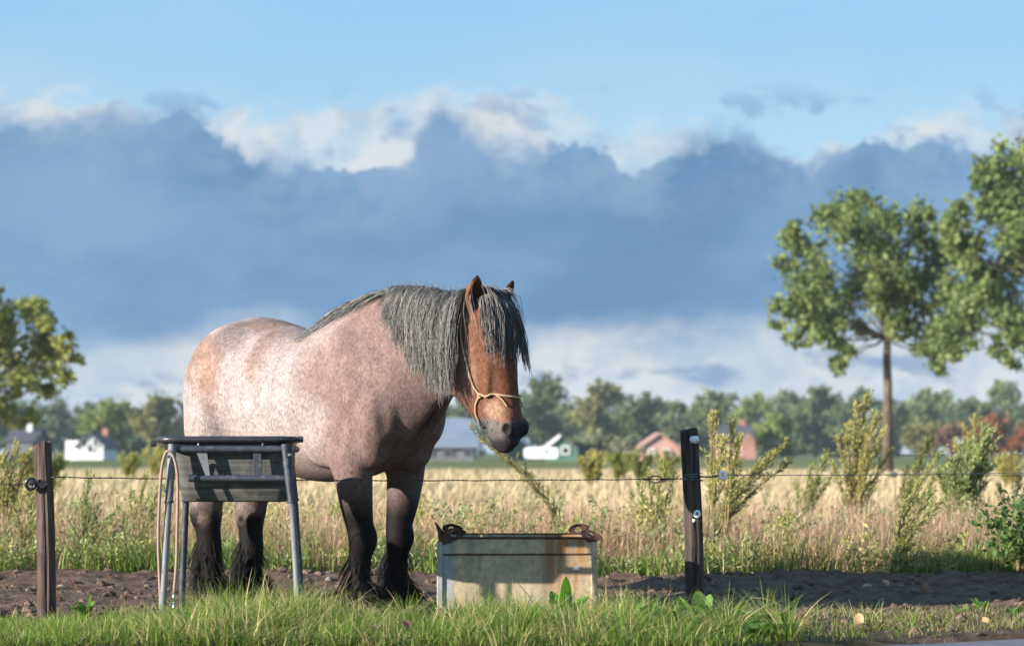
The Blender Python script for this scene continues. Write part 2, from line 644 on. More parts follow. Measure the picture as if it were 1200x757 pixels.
def ribbons(base, h, ang, bend, width, cols, segs=3, tip=None, prof=None):
    """curved blades; returns vertices, quads and colours"""
    N = len(base)
    t = np.linspace(0, 1, segs + 1)
    rng = np.random.default_rng(N)
    dx, dy = np.cos(ang), np.sin(ang)
    fa = ang + PI / 2 + rng.normal(0, .7, N)
    sx, sy = np.cos(fa), np.sin(fa)
    V = np.zeros((N, segs + 1, 2, 3))
    Cc = np.zeros((N, segs + 1, 2, 3))
    for k, tt in enumerate(t):
        off = bend * h * tt ** 1.7
        zz = h * tt * (1 - .38 * np.clip(bend, 0, 1.6) * tt)
        w_ = width * ((1 - tt ** 1.6) * .95 + .05 if prof is None else prof[k])
        p = base + np.stack([dx * off, dy * off, zz], 1)
        s = np.stack([sx * w_ / 2, sy * w_ / 2, np.zeros(N)], 1)
        V[:, k, 0], V[:, k, 1] = p - s, p + s
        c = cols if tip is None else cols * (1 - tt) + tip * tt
        Cc[:, k, 0] = Cc[:, k, 1] = c
    i = np.arange(N * (segs + 1) * 2).reshape(N, segs + 1, 2)
    Q = np.stack([i[:, :-1, 0], i[:, :-1, 1], i[:, 1:, 1], i[:, 1:, 0]], -1).reshape(-1, 4)
    return V.reshape(-1, 3), Q, Cc.reshape(-1, 3)


class Soup:
    def __init__(self):
        self.v, self.q, self.c, self.n = [], [], [], 0

    def add(self, V, Q, C):
        self.v.append(V)
        self.q.append(Q + self.n)
        self.c.append(C)
        self.n += len(V)

    def leaves(self, P, size, cols, rng, aspect=.7, up=0.0, axis=None):
        """small folded leaf faces with random attitude"""
        N = len(P)
        a = rng.normal(size=(N, 3)) if axis is None else axis + rng.normal(0, .45, (N, 3))
        a[:, 2] += up
        a /= np.linalg.norm(a, axis=1)[:, None]
        b = np.cross(a, rng.normal(size=(N, 3)))
        b /= np.linalg.norm(b, axis=1)[:, None]
        size = np.broadcast_to(size, (N,))[:, None]
        V = np.stack([P, P + a * size * .5 + b * size * aspect * .5, P + a * size, P + a * size * .5 - b * size * aspect * .5], 1)
        i = np.arange(N * 4).reshape(N, 4)
        self.add(V.reshape(-1, 3), i, np.repeat(cols, 4, 0))

    def mesh(self, name):
        me = np_mesh(name, np.concatenate(self.v), np.concatenate(self.q), 4)
        set_col(me, 'Col', np.concatenate(self.c))
        return me

    def build(self, name, mat, parent=None, smooth=True):
        return link_mesh(name, self.mesh(name), mat, parent, smooth)


def lerp_cols(a, b, t):
    return np.array(a)[None] * (1 - t)[:, None] + np.array(b)[None] * t[:, None]


# ------------------------------------------------------------------ trees
def limb_pts(a, b, rng, n=6, wob=.08):
    a, b = np.array(a, float), np.array(b, float)
    L = np.linalg.norm(b - a)
    P = [a + (b - a) * t + rng.normal(0, wob * L, 3) * math.sin(PI * t) * .6 for t in np.linspace(0, 1, n)]
    return P


def tree(name, label, base, clumps, leaf, n_leaf, cols, trunk_r, rng, group=None, fork=None, cat='tree', density=1.0):
    """base on the ground; clumps: world centre and radius; trunk forks towards the clumps"""
    root = empty(name, base)
    tag(root, label, cat, group)
    b0 = np.array(base)
    mb = MB()
    top = np.mean([c for c, r in clumps], axis=0)
    hgt = max(c[2] for c, r in clumps) - b0[2]
    f = np.array(fork) - b0 if fork is not None else np.array((0, 0, hgt * .4))
    P = limb_pts((0, 0, -.1), f, rng, 7, .02)
    P2 = limb_pts(f, (top[0] - b0[0], top[1] - b0[1], hgt * .92), rng, 6, .05)
    mb.tube(P + P2[1:], list(np.linspace(trunk_r, trunk_r * .62, 7)) + list(np.linspace(trunk_r * .55, trunk_r * .08, 5)), 9)
    for c, r in clumps:
        cc = np.array(c) - b0
        s = f if cc[2] < f[2] + hgt * .3 else P2[rng.integers(1, 4)]
        L = np.linalg.norm(cc - s)
        rr = min(trunk_r * .2, .016 + L * .011)
        mb.tube(limb_pts(s, cc, rng, 6, .08), list(np.linspace(rr, rr * .25, 6)), 6)
        for _ in range(3):
            d = rng.normal(size=3)
            d /= np.linalg.norm(d)
            mb.tube(limb_pts(cc, cc + d * r * .8, rng, 4, .1), [rr * .3, rr * .24, rr * .18, rr * .08], 4)
    mb.build('trunk', BARK, root, smooth=True)
    s = Soup()
    for c, r in clumps:
        n = max(12, int(n_leaf * r * r * density))
        # sprays of leaves inside the clump, denser towards their own middle
        k = max(3, int(n / 26))
        d = rng.normal(size=(k, 3))
        d /= np.linalg.norm(d, axis=1)[:, None]
        cen = d * (r * 1.18 * rng.random(k) ** .6)[:, None] * np.array((1, 1, .85))
        own = rng.integers(0, k, n)
        P = cen[own] + rng.normal(0, r * .19, (n, 3))
        tone = np.clip(rng.random(k)[own] * .7 + rng.random(n) * .3, 0, 1)
        s.leaves(P + np.array(c) - b0, leaf * rng.uniform(.6, 1.3, n), lerp_cols(cols[0], cols[1], tone), rng, .75)
    s.build('crown', LEAF, root)
    return root


def px_clumps(lst, depth, rng, spread=1.0):
    out = []
    for x, y, r in lst:
        rm = r * depth / FPX
        p = at(x, y, depth)
        out.append((np.array((p.x, p.y + rng.normal(0, 1) * rm * spread, p.z)), rm))
    return out


def ground_pt(px, depth):
    p = at(px, 530, depth)
    return (p.x, depth, 0.0)


def build_near_trees():
    rng = np.random.default_rng(3)
    L = [(1002, 243, 26), (968, 262, 28), (938, 288, 24), (1036, 262, 28), (1072, 256, 22), (1090, 288, 26), (1000, 288, 30), (955, 320, 30), (926, 362, 24), (982, 342, 30), (1035, 305, 32),
         (1080, 330, 30), (1112, 350, 26), (962, 392, 24), (988, 414, 18), (936, 396, 16), (1062, 368, 26), (1094, 388, 26), (1112, 414, 18), (1040, 350, 24), (920, 310, 14), (975, 372, 26), (1016, 232, 14),
         (930, 272, 12), (1105, 300, 20), (910, 375, 9), (985, 430, 10), (1130, 376, 18), (1042, 380, 18), (1014, 382, 16), (1030, 335, 24), (1085, 405, 18), (1100, 424, 14), (1012, 335, 30), (1052, 330, 26), (945, 345, 20)]
    tree('roadside_tree', 'round green tree with a bare trunk standing in the field right of the fence post', ground_pt(1041, 100), px_clumps(L, 100, rng, 1.5), .245, 660,
         [(0.080, 0.125, 0.042), (0.265, 0.315, 0.110)], .24, rng, fork=tuple(at(1040, 395, 100)))
    L = [(1182, 192, 26), (1152, 200, 16), (1205, 215, 34), (1166, 246, 26), (1146, 285, 20), (1192, 268, 32), (1220, 240, 40), (1232, 300, 40), (1172, 318, 26), (1202, 342, 32), (1180, 378, 22),
         (1216, 390, 30), (1166, 404, 15), (1190, 424, 12), (1108, 395, 22), (1130, 410, 18), (1128, 300, 24), (1135, 345, 24), (1140, 385, 20), (1118, 262, 18), (1130, 245, 18), (1122, 275, 16), (1150, 225, 18), (1125, 335, 18), (1145, 370, 20), (1260, 350, 40), (1270, 270, 40), (1250, 400, 30), (1140, 310, 20), (1205, 180, 22), (1290, 320, 36), (1150, 345, 22), (1245, 200, 34), (1195, 300, 26)]
    tree('roadside_tree', 'tall green tree cut off by the right edge of the picture', ground_pt(1240, 96), px_clumps(L, 96, rng, 1.5), .245, 760,
         [(0.080, 0.128, 0.044), (0.265, 0.318, 0.115)], .28, rng, fork=tuple(at(1240, 400, 96)))
    L = [(28, 358, 16), (8, 372, 22), (54, 376, 20), (0, 410, 28), (42, 408, 26), (78, 414, 15), (70, 436, 17), (20, 445, 24), (-28, 380, 32), (-32, 440, 30), (52, 456, 13), (8, 480, 18), (30, 492, 12),
         (-60, 400, 34), (-70, 450, 30), (-40, 350, 26), (92, 420, 8), (-5, 350, 14), (66, 398, 14)]
    tree('roadside_tree', 'yellowish green tree cut off by the left edge of the picture', ground_pt(-22, 88), px_clumps(L, 88, rng, 1.5), .245, 800,
         [(0.115, 0.150, 0.040), (0.420, 0.420, 0.125)], .22, rng, fork=tuple(at(-22, 470, 88)))


build_near_trees()

# far tree line: pixel column, top row, width in pixels, distance, crown kind, words for the label
FAR = [
    (12, 474, 62, 400, 0, 'dark tree behind the grey barn at the far left'), (62, 486, 40, 430, 0, 'dark tree left of the white farmhouse'),
    (128, 470, 62, 330, 2, 'spreading yellow green tree right of the white farmhouse'), (182, 464, 66, 340, 3, 'olive tree just left of the rump of the horse'),
    
    (540, 468, 50, 380, 0, 'dark tree behind the chin of the horse above the blue roof'), (585, 455, 50, 400, 0, 'dark tree behind the muzzle of the horse'),
    (636, 440, 66, 390, 0, 'tallest dark tree just right of the muzzle'), (704, 447, 66, 380, 3, 'brownish olive tree above the barn with the green gable'),
    (752, 462, 56, 390, 0, 'dark tree above the pink brick house'), (788, 470, 36, 410, 1, 'small tree left of the black fence post top'),
    (838, 456, 58, 400, 1, 'mid green tree above the dark roofed brick house'), (880, 461, 46, 390, 2, 'pale green tree right of the dark roofed house'),
    (924, 462, 52, 420, 0, 'dark tree left of the big plume weed'), (906, 486, 56, 300, 2, 'low bright green round tree in front of the tree line'),
    (956, 452, 60, 410, 1, 'mid green tree behind the left side of the big plume weed'), (1005, 455, 58, 400, 0, 'dark tree left of the bare trunk in the field'),
    (1086, 455, 66, 400, 1, 'mid green round tree right of the bare trunk'), (1128, 466, 46, 380, 0, 'dark tree between two pale round trees on the right'),
    (1166, 445, 56, 410, 1, 'tallest round tree of the right hand tree line'), (1212, 460, 62, 400, 0, 'tree line tree at the right edge of the picture'),
    (1046, 470, 40, 430, 1, 'small tree seen behind the bare trunk'), 
    (1160, 490, 52, 280, 4, 'rusty orange autumn tree at the right in front of the tree line'), (1114, 496, 42, 290, 5, 'dull brown bush left of the orange autumn tree'),
    (1078, 492, 44, 300, 3, 'olive bush right of the bare trunk in the field'), (1200, 498, 44, 290, 4, 'rusty brown tree at the right edge of the picture'),
    (700, 512, 54, 235, 6, 'pale grey green bush between the barn and the pink house'), (735, 516, 34, 245, 6, 'small pale bush left of the pink brick house'),
    (45, 512, 34, 300, 3, 'small olive bush left of the wooden fence post top'), (150, 512, 50, 360, 0, 'dark bush under the spreading trees left of the horse'),
    (200, 508, 50, 350, 0, 'dark bush behind the left end of the feeder'), (970, 512, 60, 420, 0, 'low dark bush under the tree line behind the big plume weed'), (1030, 512, 60, 420, 0, 'low dark bush right of the big plume weed'),
    (815, 512, 36, 400, 0, 'low dark bush behind the black fence post'), (905, 515, 50, 430, 0, 'low dark bush below the bright green tree'), (1190, 515, 70, 320, 7, 'low dark hedge bush at the right edge'),
]
KIND = {0: [(0.058, 0.102, 0.046), (0.167, 0.210, 0.087)], 1: [(0.087, 0.131, 0.052), (0.239, 0.268, 0.109)], 2: [(0.123, 0.174, 0.046), (0.334, 0.362, 0.102)],
        3: [(0.123, 0.131, 0.043), (0.326, 0.297, 0.102)], 4: [(0.145, 0.061, 0.026), (0.392, 0.167, 0.061)], 5: [(0.109, 0.070, 0.043), (0.261, 0.160, 0.094)],
        6: [(0.160, 0.174, 0.094), (0.348, 0.341, 0.203)], 7: [(0.026, 0.035, 0.026), (0.072, 0.072, 0.043)]}


def build_far_trees():
    rng = np.random.default_rng(8)
    BACK = []
    for i in range(40):                                     # a second row that closes the gaps
        px = -120 + i * 37 + rng.uniform(-9, 9)
        BACK.append((px, rng.uniform(464, 482), rng.uniform(50, 66), rng.uniform(470, 520), int(rng.integers(0, 2))))
    s = Soup()
    for px, top, wpx, d, kind in BACK:
        L = []
        H = 524 - top
        for i in range(13):
            a = i * 2.4
            rr = math.sqrt((i + .5) / 13) * .36
            L.append((px + math.cos(a) * wpx * rr, top + H * (.17 + .78 * ((i * .618) % 1)), wpx * rng.uniform(.17, .24)))
        lf = 4.6 * d / FPX
        for c, r in px_clumps(L, d, rng, 1.2):
            n = int(36 / (lf * lf) * r * r)
            cen = rng.normal(size=(8, 3)) * r * .5
            own = rng.integers(0, 8, n)
            s.leaves(c + cen[own] + rng.normal(0, r * .2, (n, 3)), lf * rng.uniform(.6, 1.3, n), lerp_cols(KIND[kind][0], KIND[kind][1], np.clip(rng.random(8)[own] * .7 + rng.random(n) * .3, 0, 1)), rng, .75)
    tag(s.build('far_wood', LEAF), 'continuous far wood that closes the gaps behind the tree line', 'wood', kind='stuff')
    for px, top, wpx, d, kind, words in FAR:
        low = top > 484
        bot = 534 if low else 520
        H = bot - top
        L = []
        n = 9 if wpx < 50 else 13
        for i in range(n):
            t = (i + .5) / n
            a = i * 2.4
            rr = math.sqrt(t) * .36
            yy = top + H * (.17 + .70 * ((i * .618) % 1))
            shape = math.sin(PI * min(1, .28 + .72 * (yy - top) / H)) ** .5 if not low else 1
            L.append((px + math.cos(a) * wpx * rr * (.6 + .55 * shape), yy, wpx * rng.uniform(.17, .24)))
        L.append((px + rng.uniform(-.1, .1) * wpx, top + H * .16, wpx * .17))
        dens = (420.0 / (H * wpx * (d / FPX) ** 2)) * 1.0
        if words is None:
            words = 'dark green tree of the far tree line' if px > 200 and px < 520 else 'far tree beyond the edge of the picture'
        cl = px_clumps(L, d, rng, 1.2)
        lf = 4.6 * d / FPX
        nleaf = 36 / (lf * lf)
        tree('far_bush' if low and kind in (5, 6, 7, 3, 0) else 'far_tree', words, ground_pt(px, d), cl, lf, nleaf, KIND[kind], .25 + wpx * d / FPX * .012, rng,
             group='trees of the far tree line' if not low else 'bushes before the far tree line', cat='bush' if low and kind in (5, 6, 7, 3, 0) else 'tree')


build_far_trees()


# ------------------------------------------------------------------ far houses
def house(name, label, px0, px1, eave_y, ridge_y, depth, wall, roofm, gable_front=True, length=9.0, over=.35, cat='house', group=None, bottom=0.0):
    """simple building set square to the view: returns root and a function giving local points"""
    a, b = at(px0, eave_y, depth), at(px1, eave_y, depth)
    cx = (a.x + b.x) / 2
    wd = b.x - a.x
    he = a.z
    hr = at(px0, ridge_y, depth).z
    root = empty(name, (cx, depth, 0))
    tag(root, label, cat, group)
    m = MB()
    if gable_front:
        m.prism([(-wd / 2, 0, 0), (wd / 2, 0, 0), (wd / 2, 0, he), (0, 0, hr), (-wd / 2, 0, he)], (0, length, 0))
    else:
        m.prism([(-wd / 2, 0, 0), (-wd / 2, 0, he), (-wd / 2, length / 2, hr), (-wd / 2, length, he), (-wd / 2, length, 0)], (wd, 0, 0))
    m.build('wall', wall, root)
    r = MB()
    th = .22
    if gable_front:
        k = (hr - he) / (wd / 2)
        for s in (-1, 1):
            xe = s * (wd / 2 + over)
            ze = he - over * k
            r.prism([(0, -over, hr + .02), (xe, -over, ze + .02), (xe, -over, ze + th), (0, -over, hr + th)], (0, length + 2 * over, 0))
    else:
        k = (hr - he) / (length / 2)
        for s in (0, 1):
            y0 = -over if s == 0 else length + over
            ze = he - over * k
            r.prism([(-wd / 2 - over, length / 2, hr + .02), (-wd / 2 - over, y0, ze + .02), (-wd / 2 - over, y0, ze + th), (-wd / 2 - over, length / 2, hr + th)], (wd + 2 * over, 0, 0))
    rf = r.build('roof', roofm, root)
    return root, wd, he, hr, rf


def opening(root, x, z, w_, h_, frame, pane, name='window'):
    b = MB()
    t = .12
    for cx, cz, sx, sz in ((x, z + h_ / 2 - t / 2, w_, t), (x, z - h_ / 2 + t / 2, w_, t), (x - w_ / 2 + t / 2, z, t, h_ - 2 * t), (x + w_ / 2 - t / 2, z, t, h_ - 2 * t)):
        b.box((cx, -.05, cz), (sx, .16, sz))
    f = b.build(name, frame, root)
    p = MB()
    p.box((x, -.03, z), (w_ - 2 * t + .01, .06, h_ - 2 * t + .01))
    p.build('pane', pane, f)


def build_houses():
    white = flat_mat('white_render', (0.78, 0.78, 0.76), .8, .2, 0, .06, .4)
    brick = flat_mat('red_brick', (0.36, 0.19, 0.15), .9, .15, 0, .25, .6)
    pinkroof = flat_mat('terracotta_tiles', (0.40, 0.23, 0.19), .85, .2, 0, .18, .8)
    pinkwall = flat_mat('pale_red_brick', (0.50, 0.29, 0.24), .9, .15, 0, .2, .6)
    dark = flat_mat('dark_roof_tiles', (0.085, 0.080, 0.088), .8, .3, 0, .2, .8)
    slate = flat_mat('blue_grey_sheet_roof', (0.20, 0.235, 0.29), .55, .4, 0, .1, .3)
    green = flat_mat('green_boards', (0.10, 0.20, 0.15), .7, .3, 0, .15, .5)
    grey = flat_mat('grey_boards', (0.16, 0.16, 0.17), .8, .2, 0, .2, .5)
    glass, gg = material('dark_window_glass', .08, .6)
    gg.b.inputs['Base Color'].default_value = (.02, .025, .03, 1)
    trim = flat_mat('white_trim', (0.80, 0.80, 0.78), .6, .3, 0, .05, .5)
    # white farmhouse
    r, wd, he, hr, rf = house('farmhouse', 'white farmhouse with two upper windows right of the wooden fence post', 91, 121, 522, 509, 260, white, dark, True, 9)
    for x in (-.55, .55):
        opening(r, x, he + .25, .75, 1.0, trim, glass)
    opening(r, .0, 1.3, .9, 1.0, trim, glass)
    c = MB()
    c.box((.9, 4, hr + .1), (.6, .6, 1.2))
    c.build('chimney', brick, rf)
    m = MB()
    m.box((-wd / 2 - .75, 4.5, 1.05), (1.5, 7, 2.1))
    m.build('side_wing', white, r)
    # grey barn at the left
    r, wd, he, hr, rf = house('barn', 'dim grey barn among dark trees at the far left', 8, 38, 517, 504, 285, grey, dark, False, 10)
    c = MB()
    c.box((.4, 4, hr + .2), (.6, .6, 1.3))
    c.build('chimney', white, rf)
    # low shed with blue grey roof behind the horse
    r, wd, he, hr, rf = house('shed', 'low shed with a broad blue grey roof behind the chest of the horse', 470, 556, 522.5, 491, 230, grey, slate, False, 13, .5)
    for i in range(4):
        opening(r, -2.8 + i * 1.9, .72, 1.0, .6, grey, glass)
    # barn with green gable and white bargeboards
    r, wd, he, hr, rf = house('barn', 'barn with a green gable and white edged roof right of the muzzle', 636, 677, 527, 511, 225, green, dark, True, 11, .25)
    k = (hr - he) / (wd / 2)
    for s in (-1, 1):
        if s > 0:
            continue
        b = MB()
        xe = s * (wd / 2 + .55)
        b.prism([(0, -.34, hr + .26), (xe, -.34, he - .55 * k + .26), (xe, -.34, he - .55 * k - .12), (0, -.34, hr - .12)], (0, .08, 0))
        b.build('bargeboard', trim, r)
    opening(r, .5, 1.0, .8, .8, trim, glass)
    r, wd, he, hr, rf = house('barn', 'dark barn with a white edged roof half hidden behind the muzzle', 588, 625, 527, 512, 240, green, dark, True, 11, .25)
    k = (hr - he) / (wd / 2)
    b = MB()
    xe = wd / 2 + .55
    b.prism([(0, -.34, hr + .24), (xe, -.34, he - .55 * k + .24), (xe, -.34, he - .55 * k - .10), (0, -.34, hr - .10)], (0, .08, 0))
    b.build('bargeboard', trim, r)
    # white caravan
    a, b2 = at(614, 524, 205), at(654, 524, 205)
    cw, ch = b2.x - a.x, a.z - .28
    v = empty('caravan', ((a.x + b2.x) / 2, 205, 0))
    tag(v, 'white caravan parked in front of the green gabled barn', 'caravan')
    m = MB()
    prof = []
    rr = .28
    for cx, cz, a0 in ((cw / 2 - rr, ch + .28 - rr, 0), (-cw / 2 + rr, ch + .28 - rr, 90), (-cw / 2 + rr, .28 + rr, 180), (cw / 2 - rr, .28 + rr, 270)):
        for j in range(5):
            t = R(a0 + j * 22.5)
            prof.append((cx + math.cos(t) * rr, 0, cz + math.sin(t) * rr))
    m.prism(prof, (0, 2.0, 0))
    m.build('body', trim, v)
    for x in (-.75, .1):
        opening(v, x, .95, .55, .32, white, white)
    for y in (.15, 1.85):
        t = MB()
        t.tube([(.15, y - .08, .28), (.15, y + .08, .28)], .28, 14)
        t.build('wheel', dark, v, angle=40)
    t = MB()
    t.tube([(cw / 2, 1, .42), (cw / 2 + .55, 1, .40)], .05, 6)
    t.build('drawbar', grey, v)
    # pink brick house
    r, wd, he, hr, rf = house('brick_house', 'pink brick house with a terracotta roof left of the black fence post', 750, 796, 525, 509, 250, pinkwall, pinkroof, True, 9)
    for x in (-.85, .75):
        opening(r, x, .75, .6, .9, trim, glass)
    # low white shed
    r, *_ = house('shed', 'low whitish shed left of the pink brick house', 733, 749, 535, 532, 240, white, white, False, 4, .1)
    # second brick house
    r, wd, he, hr, rf = house('brick_house', 'brick house with a dark roof right of the black fence post', 845, 882, 517, 499, 290, brick, dark, False, 9)
    for x in (-1.3, 0):
        opening(r, x, .9, .8, 1.0, trim, glass)
    c = MB()
    c.box((wd / 2 - .8, 4.5, hr + .2), (.6, .6, 1.1))
    c.build('chimney', brick, rf)
    m = MB()
    m.prism([(.5, -1.2, 0), (2.1, -1.2, 0), (2.1, -1.2, he), (1.3, -1.2, he + 1.0), (.5, -1.2, he)], (0, 1.19, 0))
    m.build('front_gable', brick, r)


build_houses()
# ------------------------------------------------------------------ the horse
H_A = R(42)                                   # how far the horse is turned towards the camera
H_K = 0.95
H_ORG = Vector((-1.18 * H_K, 13.68 * H_K, 0.0))


def catmull(P, per):
    P = np.asarray(P, float)
    out = []
    n = len(P)
    for i in range(n - 1):
        p0, p1, p2, p3 = P[max(i - 1, 0)], P[i], P[i + 1], P[min(i + 2, n - 1)]
        for k in range(per):
            t = k / per
            out.append(0.5 * ((2 * p1) + (-p0 + p2) * t + (2 * p0 - 5 * p1 + 4 * p2 - p3) * t * t + (-p0 + 3 * p1 - 3 * p2 + p3) * t ** 3))
    out.append(P[-1])
    return np.array(out)


class Field:
    """signed distance grid built from smooth unions of swept ovals and ellipsoids"""

    def __init__(self, lo, hi, vox):
        self.lo = np.array(lo, float)
        self.vox = vox
        self.n = np.ceil((np.array(hi) - self.lo) / vox).astype(int) + 1
        self.g = np.full(self.n, 0.3, np.float32)

    def box(self, lo, hi):
        a = np.clip(np.floor((np.array(lo) - self.lo) / self.vox).astype(int), 0, self.n - 1)
        b = np.clip(np.ceil((np.array(hi) - self.lo) / self.vox).astype(int) + 1, 1, self.n)
        sl = tuple(slice(i, j) for i, j in zip(a, b))
        ax = [self.lo[k] + self.vox * np.arange(a[k], b[k], dtype=np.float32) for k in range(3)]
        return sl, ax[0][:, None, None], ax[1][None, :, None], ax[2][None, None, :]

    def smin(self, sl, d, k):
        a = self.g[sl]
        h = np.clip(0.5 + 0.5 * (a - d) / k, 0, 1)
        self.g[sl] = a + (d - a) * h - k * h * (1 - h)

    def smax(self, sl, d, k):
        a = self.g[sl]
        h = np.clip(0.5 - 0.5 * (a - d) / k, 0, 1)
        self.g[sl] = a + (d - a) * h + k * h * (1 - h)

    def ellipsoid(self, c, r, k=0.04, rot=None, cut=False):
        m = max(r) + k + 0.03
        c = np.array(c, float)
        sl, X, Y, Z = self.box(c - m, c + m)
        X, Y, Z = X - c[0], Y - c[1], Z - c[2]
        if rot is not None:
            M = np.array(rot.transposed())
            X, Y, Z = (M[i, 0] * X + M[i, 1] * Y + M[i, 2] * Z for i in range(3))
        k0 = np.sqrt((X / r[0]) ** 2 + (Y / r[1]) ** 2 + (Z / r[2]) ** 2)
        k1 = np.sqrt((X / r[0] ** 2) ** 2 + (Y / r[1] ** 2) ** 2 + (Z / r[2] ** 2) ** 2) + 1e-9
        d = k0 * (k0 - 1) / k1
        if cut:
            self.smax(sl, -d, k)
        else:
            self.smin(sl, d, k)

    def sweep(self, st, lat=(0, 1, 0), k=0.05, per=5, power=2.0, cut=False):
        """stations: x, y, z, half width, radius on the upper or front side, radius on the under or rear side"""
        S = catmull(st, per)
        C = S[:, :3]
        lat = np.array(lat, float)
        lat /= np.linalg.norm(lat)
        rmax = S[:, 3:].max() + k + 0.03
        sl, X, Y, Z = self.box(C.min(0) - rmax, C.max(0) + rmax)
        D = np.full(self.g[sl].shape, 0.3, np.float32)
        off = [s.start for s in sl]
        for i in range(len(S) - 1):
            a, b = C[i], C[i + 1]
            T = b - a
            L = np.linalg.norm(T)
            if L < 1e-6:
                continue
            T /= L
            l = lat - T * lat.dot(T)
            l /= np.linalg.norm(l)
            nrm = np.cross(T, l)
            rr = max(S[i, 3:].max(), S[i + 1, 3:].max()) + k + 0.03
            s2, x, y, z = self.box(np.minimum(a, b) - rr, np.maximum(a, b) + rr)
            x, y, z = x - a[0], y - a[1], z - a[2]
            t = np.clip((x * T[0] + y * T[1] + z * T[2]) / L, 0, 1)
            al = x * T[0] + y * T[1] + z * T[2] - t * L
            la = x * l[0] + y * l[1] + z * l[2]
            no = x * nrm[0] + y * nrm[1] + z * nrm[2]
            ra = S[i, 3] + (S[i + 1, 3] - S[i, 3]) * t
            ru = S[i, 4] + (S[i + 1, 4] - S[i, 4]) * t
            rd = S[i, 5] + (S[i + 1, 5] - S[i, 5]) * t
            rn = np.where(no > 0, ru, rd)
            rmin = np.minimum(ra, rn)
            q = (np.abs(la / ra) ** power + np.abs(no / rn) ** power + np.abs(al / rmin) ** power) ** (1 / power)
            d = (q - 1) * rmin
            loc = tuple(slice(s.start - o, s.stop - o) for s, o in zip(s2, off))
            D[loc] = np.minimum(D[loc], d)
        if cut:
            self.smax(sl, -D, k)
        else:
            self.smin(sl, D, k)

    def mesh(self):
        """naive surface nets"""
        G = self.g
        nx, ny, nz = G.shape
        ins = G < 0
        acc = np.zeros((nx - 1, ny - 1, nz - 1, 3), np.float32)
        cnt = np.zeros((nx - 1, ny - 1, nz - 1), np.float32)
        quads = []
        for ax in range(3):
            a = [slice(None)] * 3
            b = [slice(None)] * 3
            a[ax] = slice(0, -1)
            b[ax] = slice(1, None)
            A, B = G[tuple(a)], G[tuple(b)]
            idx = np.argwhere(ins[tuple(a)] != ins[tuple(b)])
            va = A[tuple(idx.T)]
            vb = B[tuple(idx.T)]
            t = va / (va - vb)
            pos = idx.astype(np.float32)
            pos[:, ax] += t
            o1, o2 = [k for k in range(3) if k != ax]
            for d1 in (-1, 0):
                for d2 in (-1, 0):
                    c = idx.copy()
                    c[:, o1] += d1
                    c[:, o2] += d2
                    np.add.at(acc, tuple(c.T), pos)
                    np.add.at(cnt, tuple(c.T), 1)
            q = []
            for d1, d2 in ((-1, -1), (0, -1), (0, 0), (-1, 0)):
                c = idx.copy()
                c[:, o1] += d1
                c[:, o2] += d2
                q.append(np.ravel_multi_index(c.T, cnt.shape))
            q = np.array(q).T
            flip = (va > 0) if ax != 1 else (va < 0)
            q[flip] = q[flip][:, ::-1]
            quads.append(q)
        quads = np.concatenate(quads)
        used = np.flatnonzero(cnt.ravel() > 0)
        remap = np.full(cnt.size, -1, np.int64)
        remap[used] = np.arange(len(used))
        V = acc.reshape(-1, 3)[used] / cnt.ravel()[used][:, None]
        V = V * self.vox + self.lo
        return V, remap[quads]

    def sample(self, P):
        P = np.atleast_2d(P)
        q = np.clip((P - self.lo) / self.vox, 0, self.n - 1.001)
        i = q.astype(int)
        f = q - i
        r = 0
        for a in (0, 1):
            for b in (0, 1):
                for c in (0, 1):
                    wgt = (f[:, 0] if a else 1 - f[:, 0]) * (f[:, 1] if b else 1 - f[:, 1]) * (f[:, 2] if c else 1 - f[:, 2])
                    r = r + wgt * self.g[i[:, 0] + a, i[:, 1] + b, i[:, 2] + c]
        return r

    def grad(self, P, e=0.012):
        P = np.atleast_2d(P)
        g = np.zeros_like(P)
        for k in range(3):
            d = np.zeros(3)
            d[k] = e
            g[:, k] = self.sample(P + d) - self.sample(P - d)
        return g / (np.linalg.norm(g, axis=1)[:, None] + 1e-9)


def smooth_verts(V, Q, it):
    n = len(V)
    e = np.concatenate([Q[:, [0, 1]], Q[:, [1, 2]], Q[:, [2, 3]], Q[:, [3, 0]]])
    e = np.concatenate([e, e[:, ::-1]])
    deg = np.bincount(e[:, 0], minlength=n).astype(float)
    for k in range(it):
        for lam in (0.5, -0.52):
            S = np.stack([np.bincount(e[:, 0], weights=V[e[:, 1], j], minlength=n) for j in range(3)], 1)
            V = V + lam * (S / deg[:, None] - V)
    return V


HD_YAW = R(1)
HD_O = np.array((1.378, 0.055, 1.612))
HD_F = np.array((math.cos(HD_YAW), math.sin(HD_YAW), 0.0))
HD_L = np.array((-math.sin(HD_YAW), math.cos(HD_YAW), 0.0))


def hd(u, l, wd):
    """head space (forward, to its left, down from the poll) to horse space"""
    return HD_O + HD_F * u + HD_L * l + np.array((0, 0, -wd * 0.97))


EARS = {}


